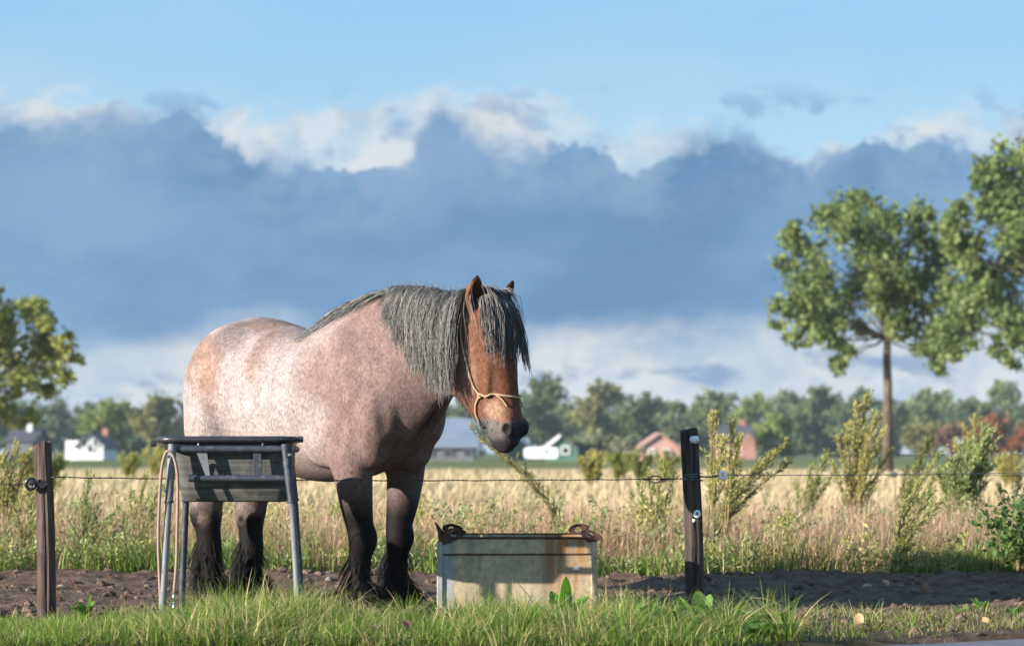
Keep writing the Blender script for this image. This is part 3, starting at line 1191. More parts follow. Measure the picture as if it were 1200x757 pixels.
def horse_field():
    F = Field((-1.20, -0.50, -0.06), (1.76, 0.50, 1.90), 0.0095)
    tr = [(-0.75, 1.23, 1.06, 0.12), (-0.70, 1.34, 0.95, 0.21), (-0.59, 1.475, 0.84, 0.29), (-0.42, 1.588, 0.80, 0.33), (-0.22, 1.56, 0.755, 0.345),
          (0.0, 1.495, 0.70, 0.36), (0.2, 1.485, 0.67, 0.365), (0.4, 1.545, 0.685, 0.335), (0.58, 1.55, 0.74, 0.30), (0.74, 1.46, 0.82, 0.27), (0.87, 1.29, 0.92, 0.17)]
    F.sweep([(x, 0, (t + b) / 2 + 0.02 * (x > -.6), a, (t - b) / 2 - 0.02 * (x > -.6), (t - b) / 2 + 0.02 * (x > -.6)) for x, t, b, a in tr], k=0.02)
    F.sweep([(0.45, 0, 1.23, 0.21, 0.34, 0.30), (0.72, 0.0, 1.31, 0.185, 0.365, 0.36), (0.98, 0.015, 1.38, 0.15, 0.295, 0.31), (1.18, 0.03, 1.43, 0.108, 0.21, 0.22),
             (1.32, 0.05, 1.47, 0.085, 0.145, 0.14)], k=0.10)
    # head
    hs = [(0.0, .05, -.12, .080), (.08, .095, -.165, .104), (.20, .136, -.185, .132), (.32, .154, -.22, .127), (.42, .170, -.215, .112), (.52, .190, -.130, .092),
          (.60, .200, -.015, .080), (.675, .206, .010, .075), (.73, .190, .024, .062), (.765, .165, .065, .042)]
    F.sweep([tuple(hd((f + b) / 2, 0, wd)) + (a, (f - b) / 2, (f - b) / 2) for wd, f, b, a in hs], lat=HD_L, k=0.05, power=2.3)
    for s in (-1, 1):
        # cheek, brow, eye socket, face crest, nostril rim, chin
        F.ellipsoid(hd(-.105, s * .062, .385), (.128, .052, .14), 0.03)
        F.ellipsoid(hd(.075, s * .095, .215), (.045, .030, .030), 0.025)
        F.ellipsoid(hd(.085, s * .112, .262), (.020, .016, .014), 0.012, cut=True)
        F.ellipsoid(hd(.07, s * .098, .41), (.024, .020, .11), 0.022)
        F.ellipsoid(hd(.180, s * .056, .672), (.040, .034, .050), 0.02)
        F.ellipsoid(hd(.188, s * .088, .684), (.020, .026, .032), 0.008, cut=True)
        # ears
        base = hd(-.030, s * .085, .055)
        tip = hd(.035, s * .132 + (.018 if s > 0 else 0), -.128 + (.012 if s > 0 else 0))
        ax = tip - base
        pts = []
        for t, a, b in ((0, .030, .030), (.2, .044, .036), (.45, .052, .032), (.7, .042, .024), (.9, .020, .013), (1.0, .006, .006)):
            p = base + ax * t + HD_L * s * 0.012 * math.sin(PI * t)
            pts.append(tuple(p) + (a, b, b))
        elat = HD_L + HD_F * (-s) * 0.45                    # ear openings look forward and out
        F.sweep(pts, lat=elat, k=0.018)
        en = np.cross(ax / np.linalg.norm(ax), elat / np.linalg.norm(elat))
        en = en if en.dot(HD_F) > 0 else -en
        EARS[s] = (base, tip, en, elat / np.linalg.norm(elat))
        cpts = []
        for t, a, b in ((.15, .014, .014), (.32, .034, .026), (.55, .036, .022), (.78, .022, .014), (.92, .007, .006)):
            p = base + ax * t + HD_L * s * 0.012 * math.sin(PI * t) + en * 0.024
            cpts.append(tuple(p) + (a, b, b))
        F.sweep(cpts, lat=elat, k=0.006, cut=True)
        # legs
        y = s
        dx = -0.02 if s > 0 else 0.035
        F.sweep([(.58, y * .20, 1.08, .10, .14, .16), (.58, y * .215, .88, .110, .145, .14), (.585 + dx, y * (.215 + .03 * (s > 0)), .72, .102, .115, .105), (.592 + dx, y * (.195 + .02 * (s > 0)), .56, .086, .096, .088),
                 (.605 + dx, y * .178, .44, .074, .078, .070), (.615 + dx, y * .17, .375, .080, .086, .068), (.605 + dx, y * .17, .30, .064, .062, .062),
                 (.60 + dx, y * .17, .20, .056, .054, .060), (.605 + dx, y * .17, .125, .062, .060, .070), (.63 + dx, y * .17, .075, .062, .062, .070)], k=0.05)
        F.sweep([(.642 + dx, y * .17, .075, .070, .070, .066), (.655 + dx, y * .17, .03, .084, .088, .080), (.665 + dx, y * .17, .0, .090, .095, .085)], k=0.012, power=2.6)
        hx = .035 if s > 0 else 0.07
        F.sweep([(-.54, y * .17, 1.18, .15, .23, .20), (-.55, y * .20, .97, .135, .21, .19), (-.56 + hx, y * .20, .81, .115, .16, .165), (-.61 + hx, y * .195, .68, .096, .115, .12),
                 (-.66 + hx, y * .19, .57, .084, .092, .088), (-.69 + hx, y * .185, .49, .094, .100, .088), (-.675 + hx, y * .18, .40, .072, .075, .07),
                 (-.66 + hx, y * .175, .27, .070, .070, .070), (-.65 + hx, y * .17, .135, .064, .066, .072), (-.625 + hx, y * .17, .08, .064, .064, .070)], k=0.05)
        F.sweep([(-.615 + hx, y * .17, .075, .070, .070, .066), (-.60 + hx, y * .17, .03, .084, .086, .080), (-.59 + hx, y * .17, .0, .088, .092, .085)], k=0.012, power=2.6)
        # muscles
        F.ellipsoid((.60, y * .20, 1.20), (.15, .115, .30), 0.05, Matrix.Rotation(R(-22), 3, 'Y'))
        F.ellipsoid((.78, y * .175, 1.03), (.135, .125, .19), 0.022, Matrix.Rotation(R(14), 3, 'Y'))
        F.ellipsoid((.45, y * .235, .92), (.15, .085, .17), 0.045, Matrix.Rotation(R(30), 3, 'Y'))
        F.ellipsoid((.70, y * .17, .87), (.12, .10, .14), 0.03)
        F.ellipsoid((-.50, y * .265, 1.0), (.13, .105, .20), 0.035)
        F.ellipsoid((-.54, y * .20, 1.20), (.18, .12, .28), 0.06)
        F.ellipsoid((-.41, y * .17, 1.43), (.16, .13, .11), 0.06)
        F.ellipsoid((.60 + dx, y * .215, .64), (.07, .045, .12), 0.03)
        # the fold between flank and thigh
        F.sweep([(-.46, y * .385, 1.22, .012, .012, .012), (-.40, y * .385, 1.10, .020, .034, .034), (-.335, y * .375, .97, .022, .042, .042), (-.28, y * .345, .86, .016, .03, .03)], k=0.035, cut=True)
    for y in (-1, 1):
        F.sweep([(.46, y * .40, 1.30, .02, .02, .02), (.37, y * .405, 1.08, .03, .035, .035), (.40, y * .385, .88, .025, .03, .03)], k=0.06, cut=True)
        F.sweep([(.74, y * .315, 1.48, .02, .02, .02), (.82, y * .33, 1.28, .03, .03, .03), (.90, y * .285, 1.10, .03, .03, .03), (.90, y * .245, .95, .02, .02, .02)], k=0.06, cut=True)
        F.sweep([(.62, y * .345, .86, .015, .02, .02), (.66, y * .33, .98, .02, .025, .025), (.74, y * .33, 1.10, .015, .02, .02)], k=0.05, cut=True)
    # groove between the chest muscles, mouth line
    F.sweep([(1.0, 0, 1.20, .014, .03, .03), (.965, 0, 1.06, .022, .06, .06), (.93, 0, .93, .024, .06, .06), (.84, 0, .79, .02, .04, .04)], k=0.045, cut=True)
    for s in (-1, 1):
        F.sweep([tuple(hd(.075, s * .092, .675)) + (.008, .007, .007), tuple(hd(.11, s * .088, .735)) + (.008, .007, .007), tuple(hd(.15, s * .06, .775)) + (.008, .007, .007)], k=0.010, cut=True)
    F.ellipsoid(hd(.085, 0, .725), (.045, .045, .045), 0.03)
    # short docked tail
    F.sweep([(-.72, 0, 1.40, .05, .04, .04), (-.79, 0, 1.33, .04, .035, .035), (-.80, 0, 1.22, .03, .03, .03)], k=0.05)
    sl, X, Y, Z = F.box(F.lo, F.lo + (F.n - 1) * F.vox)
    F.smax(sl, -0.02 - Z + 0 * X + 0 * Y, 0.004)
    return F


def ss(x, a, b):
    t = np.clip((x - a) / (b - a), 0, 1)
    return t * t * (3 - 2 * t)


def vnoise(P, scale, seed=0, octaves=3):
    """smooth value noise for numpy arrays of points"""
    rng = np.random.default_rng(seed)
    tab = rng.random((32, 32, 32)).astype(np.float32)
    out = np.zeros(len(P))
    amp, tot = 1.0, 0.0
    for o in range(octaves):
        q = P * scale * 2 ** o + 17.3 * o
        i = np.floor(q).astype(int)
        f = q - i
        f = f * f * (3 - 2 * f)
        r = 0
        for a in (0, 1):
            for b in (0, 1):
                for c in (0, 1):
                    wgt = (f[:, 0] if a else 1 - f[:, 0]) * (f[:, 1] if b else 1 - f[:, 1]) * (f[:, 2] if c else 1 - f[:, 2])
                    r = r + wgt * tab[(i[:, 0] + a) % 32, (i[:, 1] + b) % 32, (i[:, 2] + c) % 32]
        out += amp * r
        tot += amp
        amp *= 0.5
    return out / tot


def mixc(a, b, t):
    return a * (1 - t[:, None]) + np.array(b)[None, :] * t[:, None]


def coat_colours(V):
    x, y, z = V.T
    n1 = vnoise(V, 5, 1, 4)
    n2 = vnoise(V, 16, 2, 4)
    n3 = vnoise(V * np.array((3.0, 1, 0.6)), 9, 3, 3)
    c = np.tile(np.array((0.405, 0.330, 0.302)), (len(V), 1))           # pale roan barrel
    fore = ss(x + 0.30 * (n1 - .5) + 0.25 * (z - 1.15), 0.18, 0.52)     # redder fore part
    c = mixc(c, (0.255, 0.163, 0.138), fore * 0.95)
    top = ss(z + 0.25 * (n1 - .5), 1.30, 1.48) * (1 - ss(x, .4, .6))
    c = mixc(c, (0.42, 0.32, 0.285), top * 0.75)
    patch = ss(n1, .47, .60) * ss(z, .9, 1.15) * (1 - ss(x, -.15, .1))
    c = mixc(c, (0.27, 0.165, 0.125), patch * 0.8)
    r = np.sqrt(((x + .33) / .16) ** 2 + ((z - 1.47) / .11) ** 2)       # grey smudge on the croup
    c = mixc(c, (0.22, 0.165, 0.15), (1 - ss(r + (n2 - .5) * .8, .4, 1.15)) * .75)
    r = np.sqrt(((x + .48) / .13) ** 2 + ((z - 1.28) / .17) ** 2)
    c = mixc(c, (0.32, 0.19, 0.14), (1 - ss(r + (n2 - .5) * .8, .3, 1.15)) * .6)
    r = np.sqrt(((x - .33) / .24) ** 2 + ((z - 1.00) / .17) ** 2)       # paler ribs behind the elbow
    c = mixc(c, (0.41, 0.338, 0.31), (1 - ss(r + (n2 - .5) * .6, .5, 1.2)) * .7)
    c = mixc(c, (0.16, 0.105, 0.092), ss(x, .60, .85) * (1 - ss(z, 1.05, 1.35)) * .35)  # chest shade darkened into the breast colour
    st = vnoise(np.stack([x * 40, y * 3, z * 2.2], 1), 1.0, 7, 2)       # sweat streaks down the ribs
    band = ss(z, 1.0, 1.1) * (1 - ss(z, 1.16, 1.30)) * ss(x, -.36, -.28) * (1 - ss(x, .18, .30))
    c = mixc(c, (0.25, 0.18, 0.16), band * ss(st, .56, .72) * .6)
    c = mixc(c, (0.45, 0.385, 0.358), ss(z, .86, .95) * (1 - ss(z, 1.08 + .08 * st, 1.16 + .10 * st)) * ss(x, -.38, -.28) * (1 - ss(x, .12, .3)) * .55)
    # dark points on the legs
    fl = (x > .2)
    hi = np.where(fl, .72, .68)
    lo = np.where(fl, .49, .46)
    leg = 1 - ss(z + 0.14 * (n1 - .5), lo, hi)
    c = mixc(c, (0.006, 0.005, 0.005), leg * .985)
    upper = (1 - ss(z, .6, .9)) * (1 - leg)
    c = mixc(c, (0.12, 0.078, 0.067), upper * .7)
    c = mixc(c, (0.30, 0.22, 0.19), (1 - ss(np.abs(z - .50), .03, .11)) * (x < -.2) * ss(n2, .35, .6) * .5)
    hoof = 1 - ss(z, .035, .06)
    c = mixc(c, (0.09, 0.075, 0.06), hoof)
    # head: bay, dark muzzle
    d = V - HD_O
    u, l, wd = d @ HD_F, d @ HD_L, -d[:, 2] / 0.97
    H = ss(u + 0.28 * np.clip(wd, 0, .5) + .06 * (n1 - .5), -.10, .02) * (wd < .9) * (x > 1.1)
    c = mixc(c, (0.195, 0.080, 0.048), H)
    cheek = 1 - ss(np.sqrt(((u + .13) / .16) ** 2 + ((wd - .38) / .20) ** 2) + (n2 - .5) * .5, .45, 1.15)
    c = mixc(c, (0.40, 0.235, 0.185), H * cheek * .85)
    dark_face = ss(u, .10, .16) * ss(n1, .4, .6) * (1 - ss(wd, .5, .6))
    c = mixc(c, (0.15, 0.058, 0.028), H * dark_face * .7)
    pale = 1 - ss(np.sqrt(((u - .10) / .07) ** 2 + ((wd - .585) / .075) ** 2) + (n2 - .5) * .4, .4, 1.2)
    c = mixc(c, (0.42, 0.26, 0.17), H * pale * .8)
    muz = ss(wd + 0.10 * (.12 - u) + 0.03 * (n2 - .5), .61, .665)
    c = mixc(c, (0.15, 0.13, 0.125), H * muz)
    tipm = ss(wd, .70, .76)
    c = mixc(c, (0.035, 0.032, 0.034), H * np.maximum(tipm, ss(u, .165, .20) * muz))
    c = mixc(c, (0.025, 0.02, 0.02), H * (1 - ss(np.sqrt((u - .188) ** 2 + (wd - .684) ** 2), .026, .036)) * (np.abs(l) > .05))
    # ears: rusty with dark inside and rim
    ear = ss(-wd, -.05, -.02) * (x > 1.25) * ss(np.abs(l), .04, .06)
    c = mixc(c, (0.26, 0.105, 0.048), ear)
    for s_ in (-1, 1):
        base, tip, en, elat = EARS[s_]
        ax_ = (tip - base) / np.linalg.norm(tip - base)
        q = V - base
        tt = q @ ax_
        q = q - tt[:, None] * ax_
        inner = ear * (q @ en > -.012) * (1 - ss(np.abs(q @ elat), .022, .038)) * ss(tt, .03, .06) * (np.linalg.norm(q, axis=1) < .07)
        c = mixc(c, (0.030, 0.016, 0.010), inner * .9)
    c = mixc(c, (0.03, 0.022, 0.018), ear * ss(-wd, .09, .14))
    # darker hair along the lower jaw
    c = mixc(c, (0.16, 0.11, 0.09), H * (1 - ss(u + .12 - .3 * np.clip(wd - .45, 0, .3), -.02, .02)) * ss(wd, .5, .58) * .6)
    n5 = vnoise(V, 30, 9, 3)
    k = (0.82 + 0.36 * n2) * (0.83 + .34 * n5)
    k2 = 0.88 + 0.24 * n3
    return np.clip(c * (k * k2)[:, None] * .74, 0.003, 0.9)


def strand_mesh(P, rad, cols=None, n=3):
    """P: strands x points x 3; rad: strands x points"""
    N, M, _ = P.shape
    T = np.gradient(P, axis=1)
    T /= np.linalg.norm(T, axis=2)[:, :, None] + 1e-9
    ref = np.tile(np.array((0.31, 0.77, 0.12)), (N, M, 1))
    A = np.cross(T, ref)
    A /= np.linalg.norm(A, axis=2)[:, :, None] + 1e-9
    B = np.cross(T, A)
    V = np.zeros((N, M, n, 3))
    for k in range(n):
        a = 2 * PI * k / n
        V[:, :, k] = P + (A * math.cos(a) + B * math.sin(a)) * rad[:, :, None]
    idx = np.arange(N * M * n).reshape(N, M, n)
    F = []
    for k in range(n):
        k2 = (k + 1) % n
        F.append(np.stack([idx[:, :-1, k], idx[:, :-1, k2], idx[:, 1:, k2], idx[:, 1:, k]], -1).reshape(-1, 4))
    me = np_mesh('strands', V, np.concatenate(F), 4)
    if cols is not None:
        set_col(me, 'Col', np.repeat(cols, M * n, axis=0))
    return me


def fall(F, root, out, length, rng, M=13, off=0.012, side=None, drift=None, curl=0.006, lift=0.35, own=None):
    """hair strands that start along out, bend down and slide over the body"""
    N = len(root)
    P = np.zeros((N, M, 3))
    p = root.copy()
    P[:, 0] = p
    v = out.copy()
    g = np.array((0, 0, -1.0))
    step = length / (M - 1)
    ph = rng.random((N, 3)) * 6.28
    if own is not None:
        ph = (rng.random((own.max() + 1, 3)) * 6.28)[own] + rng.normal(0, .5, (N, 3))
    for k in range(1, M):
        v = v * (1 - lift) + g[None, :] * lift
        if drift is not None:
            v = v + drift * 0.12
        v /= np.linalg.norm(v, axis=1)[:, None]
        p = p + v * step[:, None]
        for _ in range(2):
            d = F.sample(p)
            gr = F.grad(p)
            push = np.clip(off - d, 0, None)
            p = p + gr * push[:, None]
        wob = curl * np.sin(ph + k * 1.1) * (k / M)
        P[:, k] = p + wob
        v = P[:, k] - P[:, k - 1]
        v /= np.linalg.norm(v, axis=1)[:, None] + 1e-9
    return P


def build_horse():
    rng = np.random.default_rng(5)
    F = horse_field()
    V, Q = F.mesh()
    V = smooth_verts(V, Q, 5)
    me = np_mesh('horse', V, Q, 4)
    set_col(me, 'coat', coat_colours(V))
    m, g = material('horse_coat', 0.65, 0.10)
    co = obj_co(g)
    hairs = g.noise(g.scale(co, (1, 1, 0.35)), 140, 3, 0.7)
    mott = g.noise(co, 45, 4, 0.65)
    k = g.math('ADD', g.step(hairs, 0.3, 0.7, 0.68, 1.32), g.step(mott, 0.35, 0.65, -0.14, 0.14))
    sc = g.node('ShaderNodeVectorMath', operation='SCALE')
    g.put(sc.inputs[0], attr(g, 'coat'))
    g.put(sc.inputs['Scale'], k)
    g.l.new(sc.outputs[0], g.b.inputs['Base Color'])
    bump(g, g.math('ADD', hairs, g.math('MULTIPLY', mott, 0.8)), 0.30, 0.006)
    root = link_mesh('horse', me, m)
    root.location = H_ORG
    root.rotation_euler = (0, 0, -H_A)
    root.scale = (H_K, H_K, 0.974)
    tag(root, 'heavy strawberry roan draught horse with grey mane and dark legs standing behind the fence', 'horse')

    # eyes
    em, eg = material('horse_eye', 0.08, 0.6)
    eg.b.inputs['Base Color'].default_value = (0.012, 0.008, 0.006, 1)
    for s in (-1, 1):
        b = MB()
        c = Vector(hd(.083, s * .098, .262))
        rings = []
        for i in range(1, 8):
            a = PI * i / 8
            rings.append([c + Vector((math.sin(a) * math.cos(t), math.sin(a) * math.sin(t), math.cos(a))) * 0.021 for t in [2 * PI * j / 12 for j in range(12)]])
        b.loft(rings)
        b.build('eye', em, root, smooth=True)

    hm, hg = material('horse_hair', 0.6, 0.15)
    hg.l.new(attr(hg, 'Col'), hg.b.inputs['Base Color'])

    def greys(N, dark, light, bias=1.6, tint=(1.0, 0.96, 0.92)):
        t = rng.random(N) ** bias
        return (dark + (light - dark) * t)[:, None] * np.array(tint)

    def clumped(N, roots_fn, clumps):
        """roots in locks, so that hair hangs in strands with gaps"""
        ct = rng.random(clumps)
        own = rng.integers(0, clumps, N)
        t = ct[own] + rng.normal(0, 0.008, N)
        return np.clip(t, 0, 1), own

    # mane
    crest = catmull([(1.31, .045, 1.615), (1.26, .04, 1.63), (1.18, .03, 1.64), (1.0, .015, 1.675), (.80, 0, 1.685), (.66, 0, 1.66), (.54, 0, 1.60), (.46, 0, 1.56)], 20)
    N = 6800
    t, own = clumped(N, None, 260)
    kp = (t > .05) & (rng.random(N) > ss(t, .74, 1.0) * .8)
    t, own = t[kp], own[kp]
    N = len(t)
    ci = t * 0.61 * (len(crest) - 1)
    i0 = ci.astype(int)
    base = crest[i0] + (crest[np.minimum(i0 + 1, len(crest) - 1)] - crest[i0]) * (ci - i0)[:, None]
    base[:, 1] += rng.normal(0, 0.012, N)
    for _ in range(4):                                       # onto the skin
        d = F.sample(base)
        base -= F.grad(base) * d[:, None] * 0.9
    lk = rng.random(260)
    lk2_ = rng.random(260)
    out = np.stack([rng.normal(0, .10, N) + (lk[own] - .5) * .2, -0.55 - .35 * rng.random(N), 0.35 + rng.random(N) * .4], 1)
    ln = (0.28 + 0.22 * lk[own] + .26 * rng.random(N) ** 2.4) * (1.12 - .55 * ss(t, .55, 1.0)) * (1 - .5 * (1 - ss(t, .05, .18)))
    ln *= np.where(rng.random(N) < .30, rng.uniform(.3, .9, N), 1)
    drift = np.stack([np.where(t < .3, .08, -.05) + .2 * (lk[own] - .5), np.zeros(N), np.zeros(N)], 1)
    P = fall(F, base, out, ln, rng, M=14, off=0.010 + 0.014 * rng.random(N), drift=drift, curl=0.010, own=own)
    # pull each lock together towards its tip
    for c in range(260):
        mm = own == c
        if mm.sum() > 1:
            mean = P[mm].mean(0)
            kk = (np.linspace(0, 1, P.shape[1]) ** 1.4 * .62)[None, :, None]
            P[mm] = P[mm] * (1 - kk) + mean[None] * kk
    rad = (0.0011 + 0.0012 * rng.random(N))[:, None] * np.linspace(1, .35, P.shape[1])[None, :]
    cols = greys(N, .085, .33, 1.3, (1, .94, .87)) * (0.5 + .85 * lk2_[own])[:, None]
    link_mesh('mane', strand_mesh(P, rad, cols), hm, root)
    # short loose hairs standing along the crest
    N = 420
    base = crest[(rng.random(N) ** .8 * .72 * (len(crest) - 1)).astype(int)].copy()
    base[:, 1] += rng.normal(0, .02, N)
    out = np.stack([rng.normal(-.1, .45, N), rng.normal(-.25, .35, N), .8 + rng.random(N)], 1)
    out /= np.linalg.norm(out, axis=1)[:, None]
    P = fall(F, base, out, .025 + .05 * rng.random(N), rng, M=7, off=.004, curl=.006, lift=.06)
    link_mesh('crest_hair', strand_mesh(P, np.full((N, 7), .0011) * np.linspace(1, .4, 7), greys(N, .10, .42, 1.0)), hm, root)
    # hair at the withers, swept back along the shoulder
    N = 700
    t = rng.random(N)
    ci = (0.60 + 0.40 * t) * (len(crest) - 1)
    base = crest[ci.astype(int)].copy()
    base[:, 1] += rng.normal(-.005, 0.014, N)
    for _ in range(4):
        base -= F.grad(base) * F.sample(base)[:, None] * 0.9
    lk2 = np.floor(t * 26 + rng.random(N) * .6) % 7 / 7
    out = np.stack([-1.1 + rng.normal(0, .10, N), -0.35 - .5 * rng.random(N), 0.10 + rng.normal(0, .10, N)], 1)
    out /= np.linalg.norm(out, axis=1)[:, None]
    ln = .22 + .26 * rng.random(N) * (0.5 + lk2)
    P = fall(F, base, out, ln, rng, M=13, off=0.008, drift=np.tile(np.array((-.7, 0, 0)), (N, 1)), curl=0.008, lift=.13)
    rad = (0.0012 + 0.0012 * rng.random(N))[:, None] * np.linspace(1, .3, 13)[None, :]
    link_mesh('withers_mane', strand_mesh(P, rad, greys(N, .04, .33, 1.5)), hm, root)
    # forelock
    N = 900
    lat = rng.uniform(-1, 1, N)
    fl = np.floor((lat + 1) * 13)
    lat = (fl + .5) / 13 - 1 + rng.normal(0, .02, N)
    base = np.array([hd(.0 + rng.normal(0, .018), a * .060, -.005 + rng.normal(0, .01)) for a in lat])
    for _ in range(4):
        base -= F.grad(base) * F.sample(base)[:, None] * 0.9
    out = HD_F[None, :] * (0.75 + .3 * rng.random(N))[:, None] + HD_L[None, :] * (np.where(lat < 0, .46, .36) * lat - .0 + rng.normal(0, .06, N))[:, None] + np.array((0, 0, .08))
    out /= np.linalg.norm(out, axis=1)[:, None]
    ln = .20 + .17 * rng.random(N) + .14 * ((fl * 7) % 5) / 5 + .05 * np.clip(lat, 0, 1)
    ln *= np.where(np.abs(lat) > .8, .8, 1)
    P = fall(F, base, out, ln, rng, M=14, off=0.012, drift=HD_L[None, :] * (np.where(lat < 0, .35, .30) * lat)[:, None] + HD_F[None, :] * .15, curl=0.007, lift=.30)
    for c in range(27):
        mm = fl == c
        if mm.sum() > 1:
            mean = P[mm].mean(0)
            kk = np.linspace(0, .5, P.shape[1])[None, :, None]
            P[mm] = P[mm] * (1 - kk) + mean[None] * kk
    rad = (0.0012 + 0.0012 * rng.random(N))[:, None] * np.linspace(1, .3, P.shape[1])[None, :]
    link_mesh('forelock', strand_mesh(P, rad, greys(N, .03, .32, 1.5, (1, .94, .88))), hm, root)
    # feather on the four legs
    x, y, z = V.T
    for fx, lo, hi in ((1, .10, .30), (-1, .10, .34)):
        for s in (-1, 1):
            sel = np.flatnonzero((z > .05) & (z < hi) & (np.sign(x) == fx) & (np.sign(y) == s))
            nrm = F.grad(V[sel])
            w8 = np.clip(.35 - nrm[:, 0] * .9, .10, 1) * np.clip(1.25 - z[sel] / hi, .05, 1)
            sel = rng.choice(sel, 620, p=w8 / w8.sum())
            nrm = F.grad(V[sel])
            out = nrm * .55 + np.array((-.15, 0, -.75)) + rng.normal(0, .10, (len(sel), 3))
            out /= np.linalg.norm(out, axis=1)[:, None]
            ln = np.minimum(.07 + .10 * rng.random(len(sel)), V[sel][:, 2] * .95)
            P = fall(F, V[sel] + nrm * -.003, out, ln, rng, M=7, off=.006, curl=.006, lift=.12)
            rad = (0.0022 + 0.002 * rng.random(len(sel)))[:, None] * np.linspace(1, .25, 7)[None, :]
            link_mesh('feather', strand_mesh(P, rad, greys(len(sel), .004, .026, 1.8, (1, .88, .80))), hm, root)
    # beard under the jaw and the hairy underside of the neck
    sel = np.flatnonzero((x > 1.2) & (z < 1.15) & (z > .95))
    nrm = F.grad(V[sel])
    dd = V[sel] - HD_O
    ok = (dd @ HD_F < .06 + .25 * (-dd[:, 2] - .55)) & (nrm @ HD_F < -.1)
    if ok.sum() > 10:
        sel = rng.choice(sel[ok], 160)
        nrm = F.grad(V[sel])
        out = nrm * .5 + np.array((0, 0, -.8))
        P = fall(F, V[sel], out, .02 + .035 * rng.random(len(sel)), rng, M=6, off=.003, curl=.003, lift=.2)
        link_mesh('chin_hair', strand_mesh(P, np.full((len(sel), 6), .0014) * np.linspace(1, .3, 6), greys(len(sel), .03, .16)), hm, root)['kind'] = 'stuff'

    # rope halter
    rm, rg = material('halter_rope', 0.8, 0.2)
    rc = obj_co(rg)
    wv = rg.node('ShaderNodeTexWave', wave_type='BANDS', bands_direction='DIAGONAL')
    rg.put(wv.inputs[0], rc)
    wv.inputs['Scale'].default_value = 90
    rg.l.new(rg.mix(wv.outputs['Fac'], (0.30, 0.19, 0.10), (0.58, 0.42, 0.26)), rg.b.inputs['Base Color'])
    bump(rg, wv.outputs['Fac'], .5, .003)

    def snug(pts, off=.007, per=8):
        P = catmull(pts, per)
        for _ in range(6):
            d = F.sample(P)
            P = P + F.grad(P) * (off - d)[:, None] * .8
        P[1:-1] = (P[:-2] + 2 * P[1:-1] + P[2:]) / 4
        return [tuple(p) for p in P]
    b = MB()
    for s in (-1, 1):
        b.tube(snug([hd(-.085, s * .06, .02), hd(-.09, s * .10, .10), hd(-.075, s * .125, .22), hd(-.035, s * .13, .36), hd(-.01, s * .12, .455), hd(.025, s * .10, .505)]), .0056, 7)
        b.tube(snug([hd(.025, s * .10, .505), hd(.07, s * .10, .498), hd(.12, s * .085, .50), hd(.16, s * .06, .508), hd(.182, s * .02, .515), hd(.186, 0, .517)]), .0056, 7)
        b.tube(snug([hd(.025, s * .10, .505), hd(-.01, s * .095, .55), hd(-.02, s * .07, .60), hd(.0, s * .03, .615), hd(.0, 0, .615)]), .0056, 7)
        b.tube(snug([hd(.115, s * .085, .50), hd(.15, s * .075, .525), hd(.172, s * .055, .565)]), .0045, 7)
    b.tube(snug([hd(-.085, -.06, .02), hd(-.06, 0, -.02), hd(-.085, .06, .02)]), .0056, 7)
    hal = b.build('rope_halter', rm, root, smooth=True)
    for s in (-1, 1):
        kb = MB()
        c = Vector(snug([hd(.025, s * .10, .505), hd(.026, s * .10, .506)])[0])
        for a in range(3):
            pts = []
            for i in range(10):
                th = 2 * PI * i / 10
                v3 = Vector((math.cos(th) * .010, math.sin(th) * .006, math.sin(th) * .011))
                v3.rotate(Matrix.Rotation(a * 1.05, 3, 'X'))
                pts.append(c + v3)
            kb.tube(pts, .0048, 6, closed=True)
        kb.build('knot', rm, hal, smooth=True)
    return root


horse = build_horse()
# ------------------------------------------------------------------ feeder on its tubular stand
def wood_material(name, a, b, scale=1.0, rough=.85):
    m, g = material(name, rough, .2)
    co = obj_co(g)
    st = g.scale(co, (26 * scale, 26 * scale, 1.6 * scale))
    n1 = g.noise(st, 1.6, 6, .65, .3)
    n2 = g.noise(g.scale(co, (90, 90, 5)), 1.0, 4, .7)
    n3 = g.noise(co, 7, 4, .6)
    c = g.mix(g.step(n1, .35, .66), a, b)
    c = g.mix(g.math('MULTIPLY', g.step(n2, .55, .72), .6), c, tuple(v * .35 for v in a))
    c = g.mix(g.math('MULTIPLY', g.step(n3, .55, .75), .45), c, tuple(v * 1.5 + .02 for v in b))
    g.l.new(c, g.b.inputs['Base Color'])
    bump(g, g.math('ADD', n1, g.math('MULTIPLY', n2, .8)), .8, .006)
    return m


def painted_metal(name, base, worn, rough=.42, amt=(.56, .70)):
    m, g = material(name, rough, .5)
    co = obj_co(g)
    n1 = g.noise(co, 22, 6, .7)
    n2 = g.noise(co, 5, 4, .6)
    n3 = g.noise(co, 130, 3, .6)
    f = g.step(n1, *amt)
    c = g.mix(g.step(n2, .3, .7), base, tuple(v * 1.5 + .008 for v in base))
    c = g.mix(f, c, worn)
    c = g.mix(g.math('MULTIPLY', g.step(n3, .55, .75), .35), c, (0.20, 0.18, 0.16))
    g.l.new(c, g.b.inputs['Base Color'])
    g.put(g.b.inputs['Roughness'], g.step(n1, .3, .7, rough - .08, rough + .3))
    bump(g, g.math('ADD', n1, n3), .15, .003)
    return m


def rounded_rect(x0, x1, y0, y1, r, z, n=5):
    out = []
    for cx, cy, a0 in ((x1 - r, y1 - r, 0), (x0 + r, y1 - r, 90), (x0 + r, y0 + r, 180), (x1 - r, y0 + r, 270)):
        for j in range(n):
            t = R(a0 + 90 * j / (n - 1))
            out.append(Vector((cx + math.cos(t) * r, cy + math.sin(t) * r, z)))
    return out


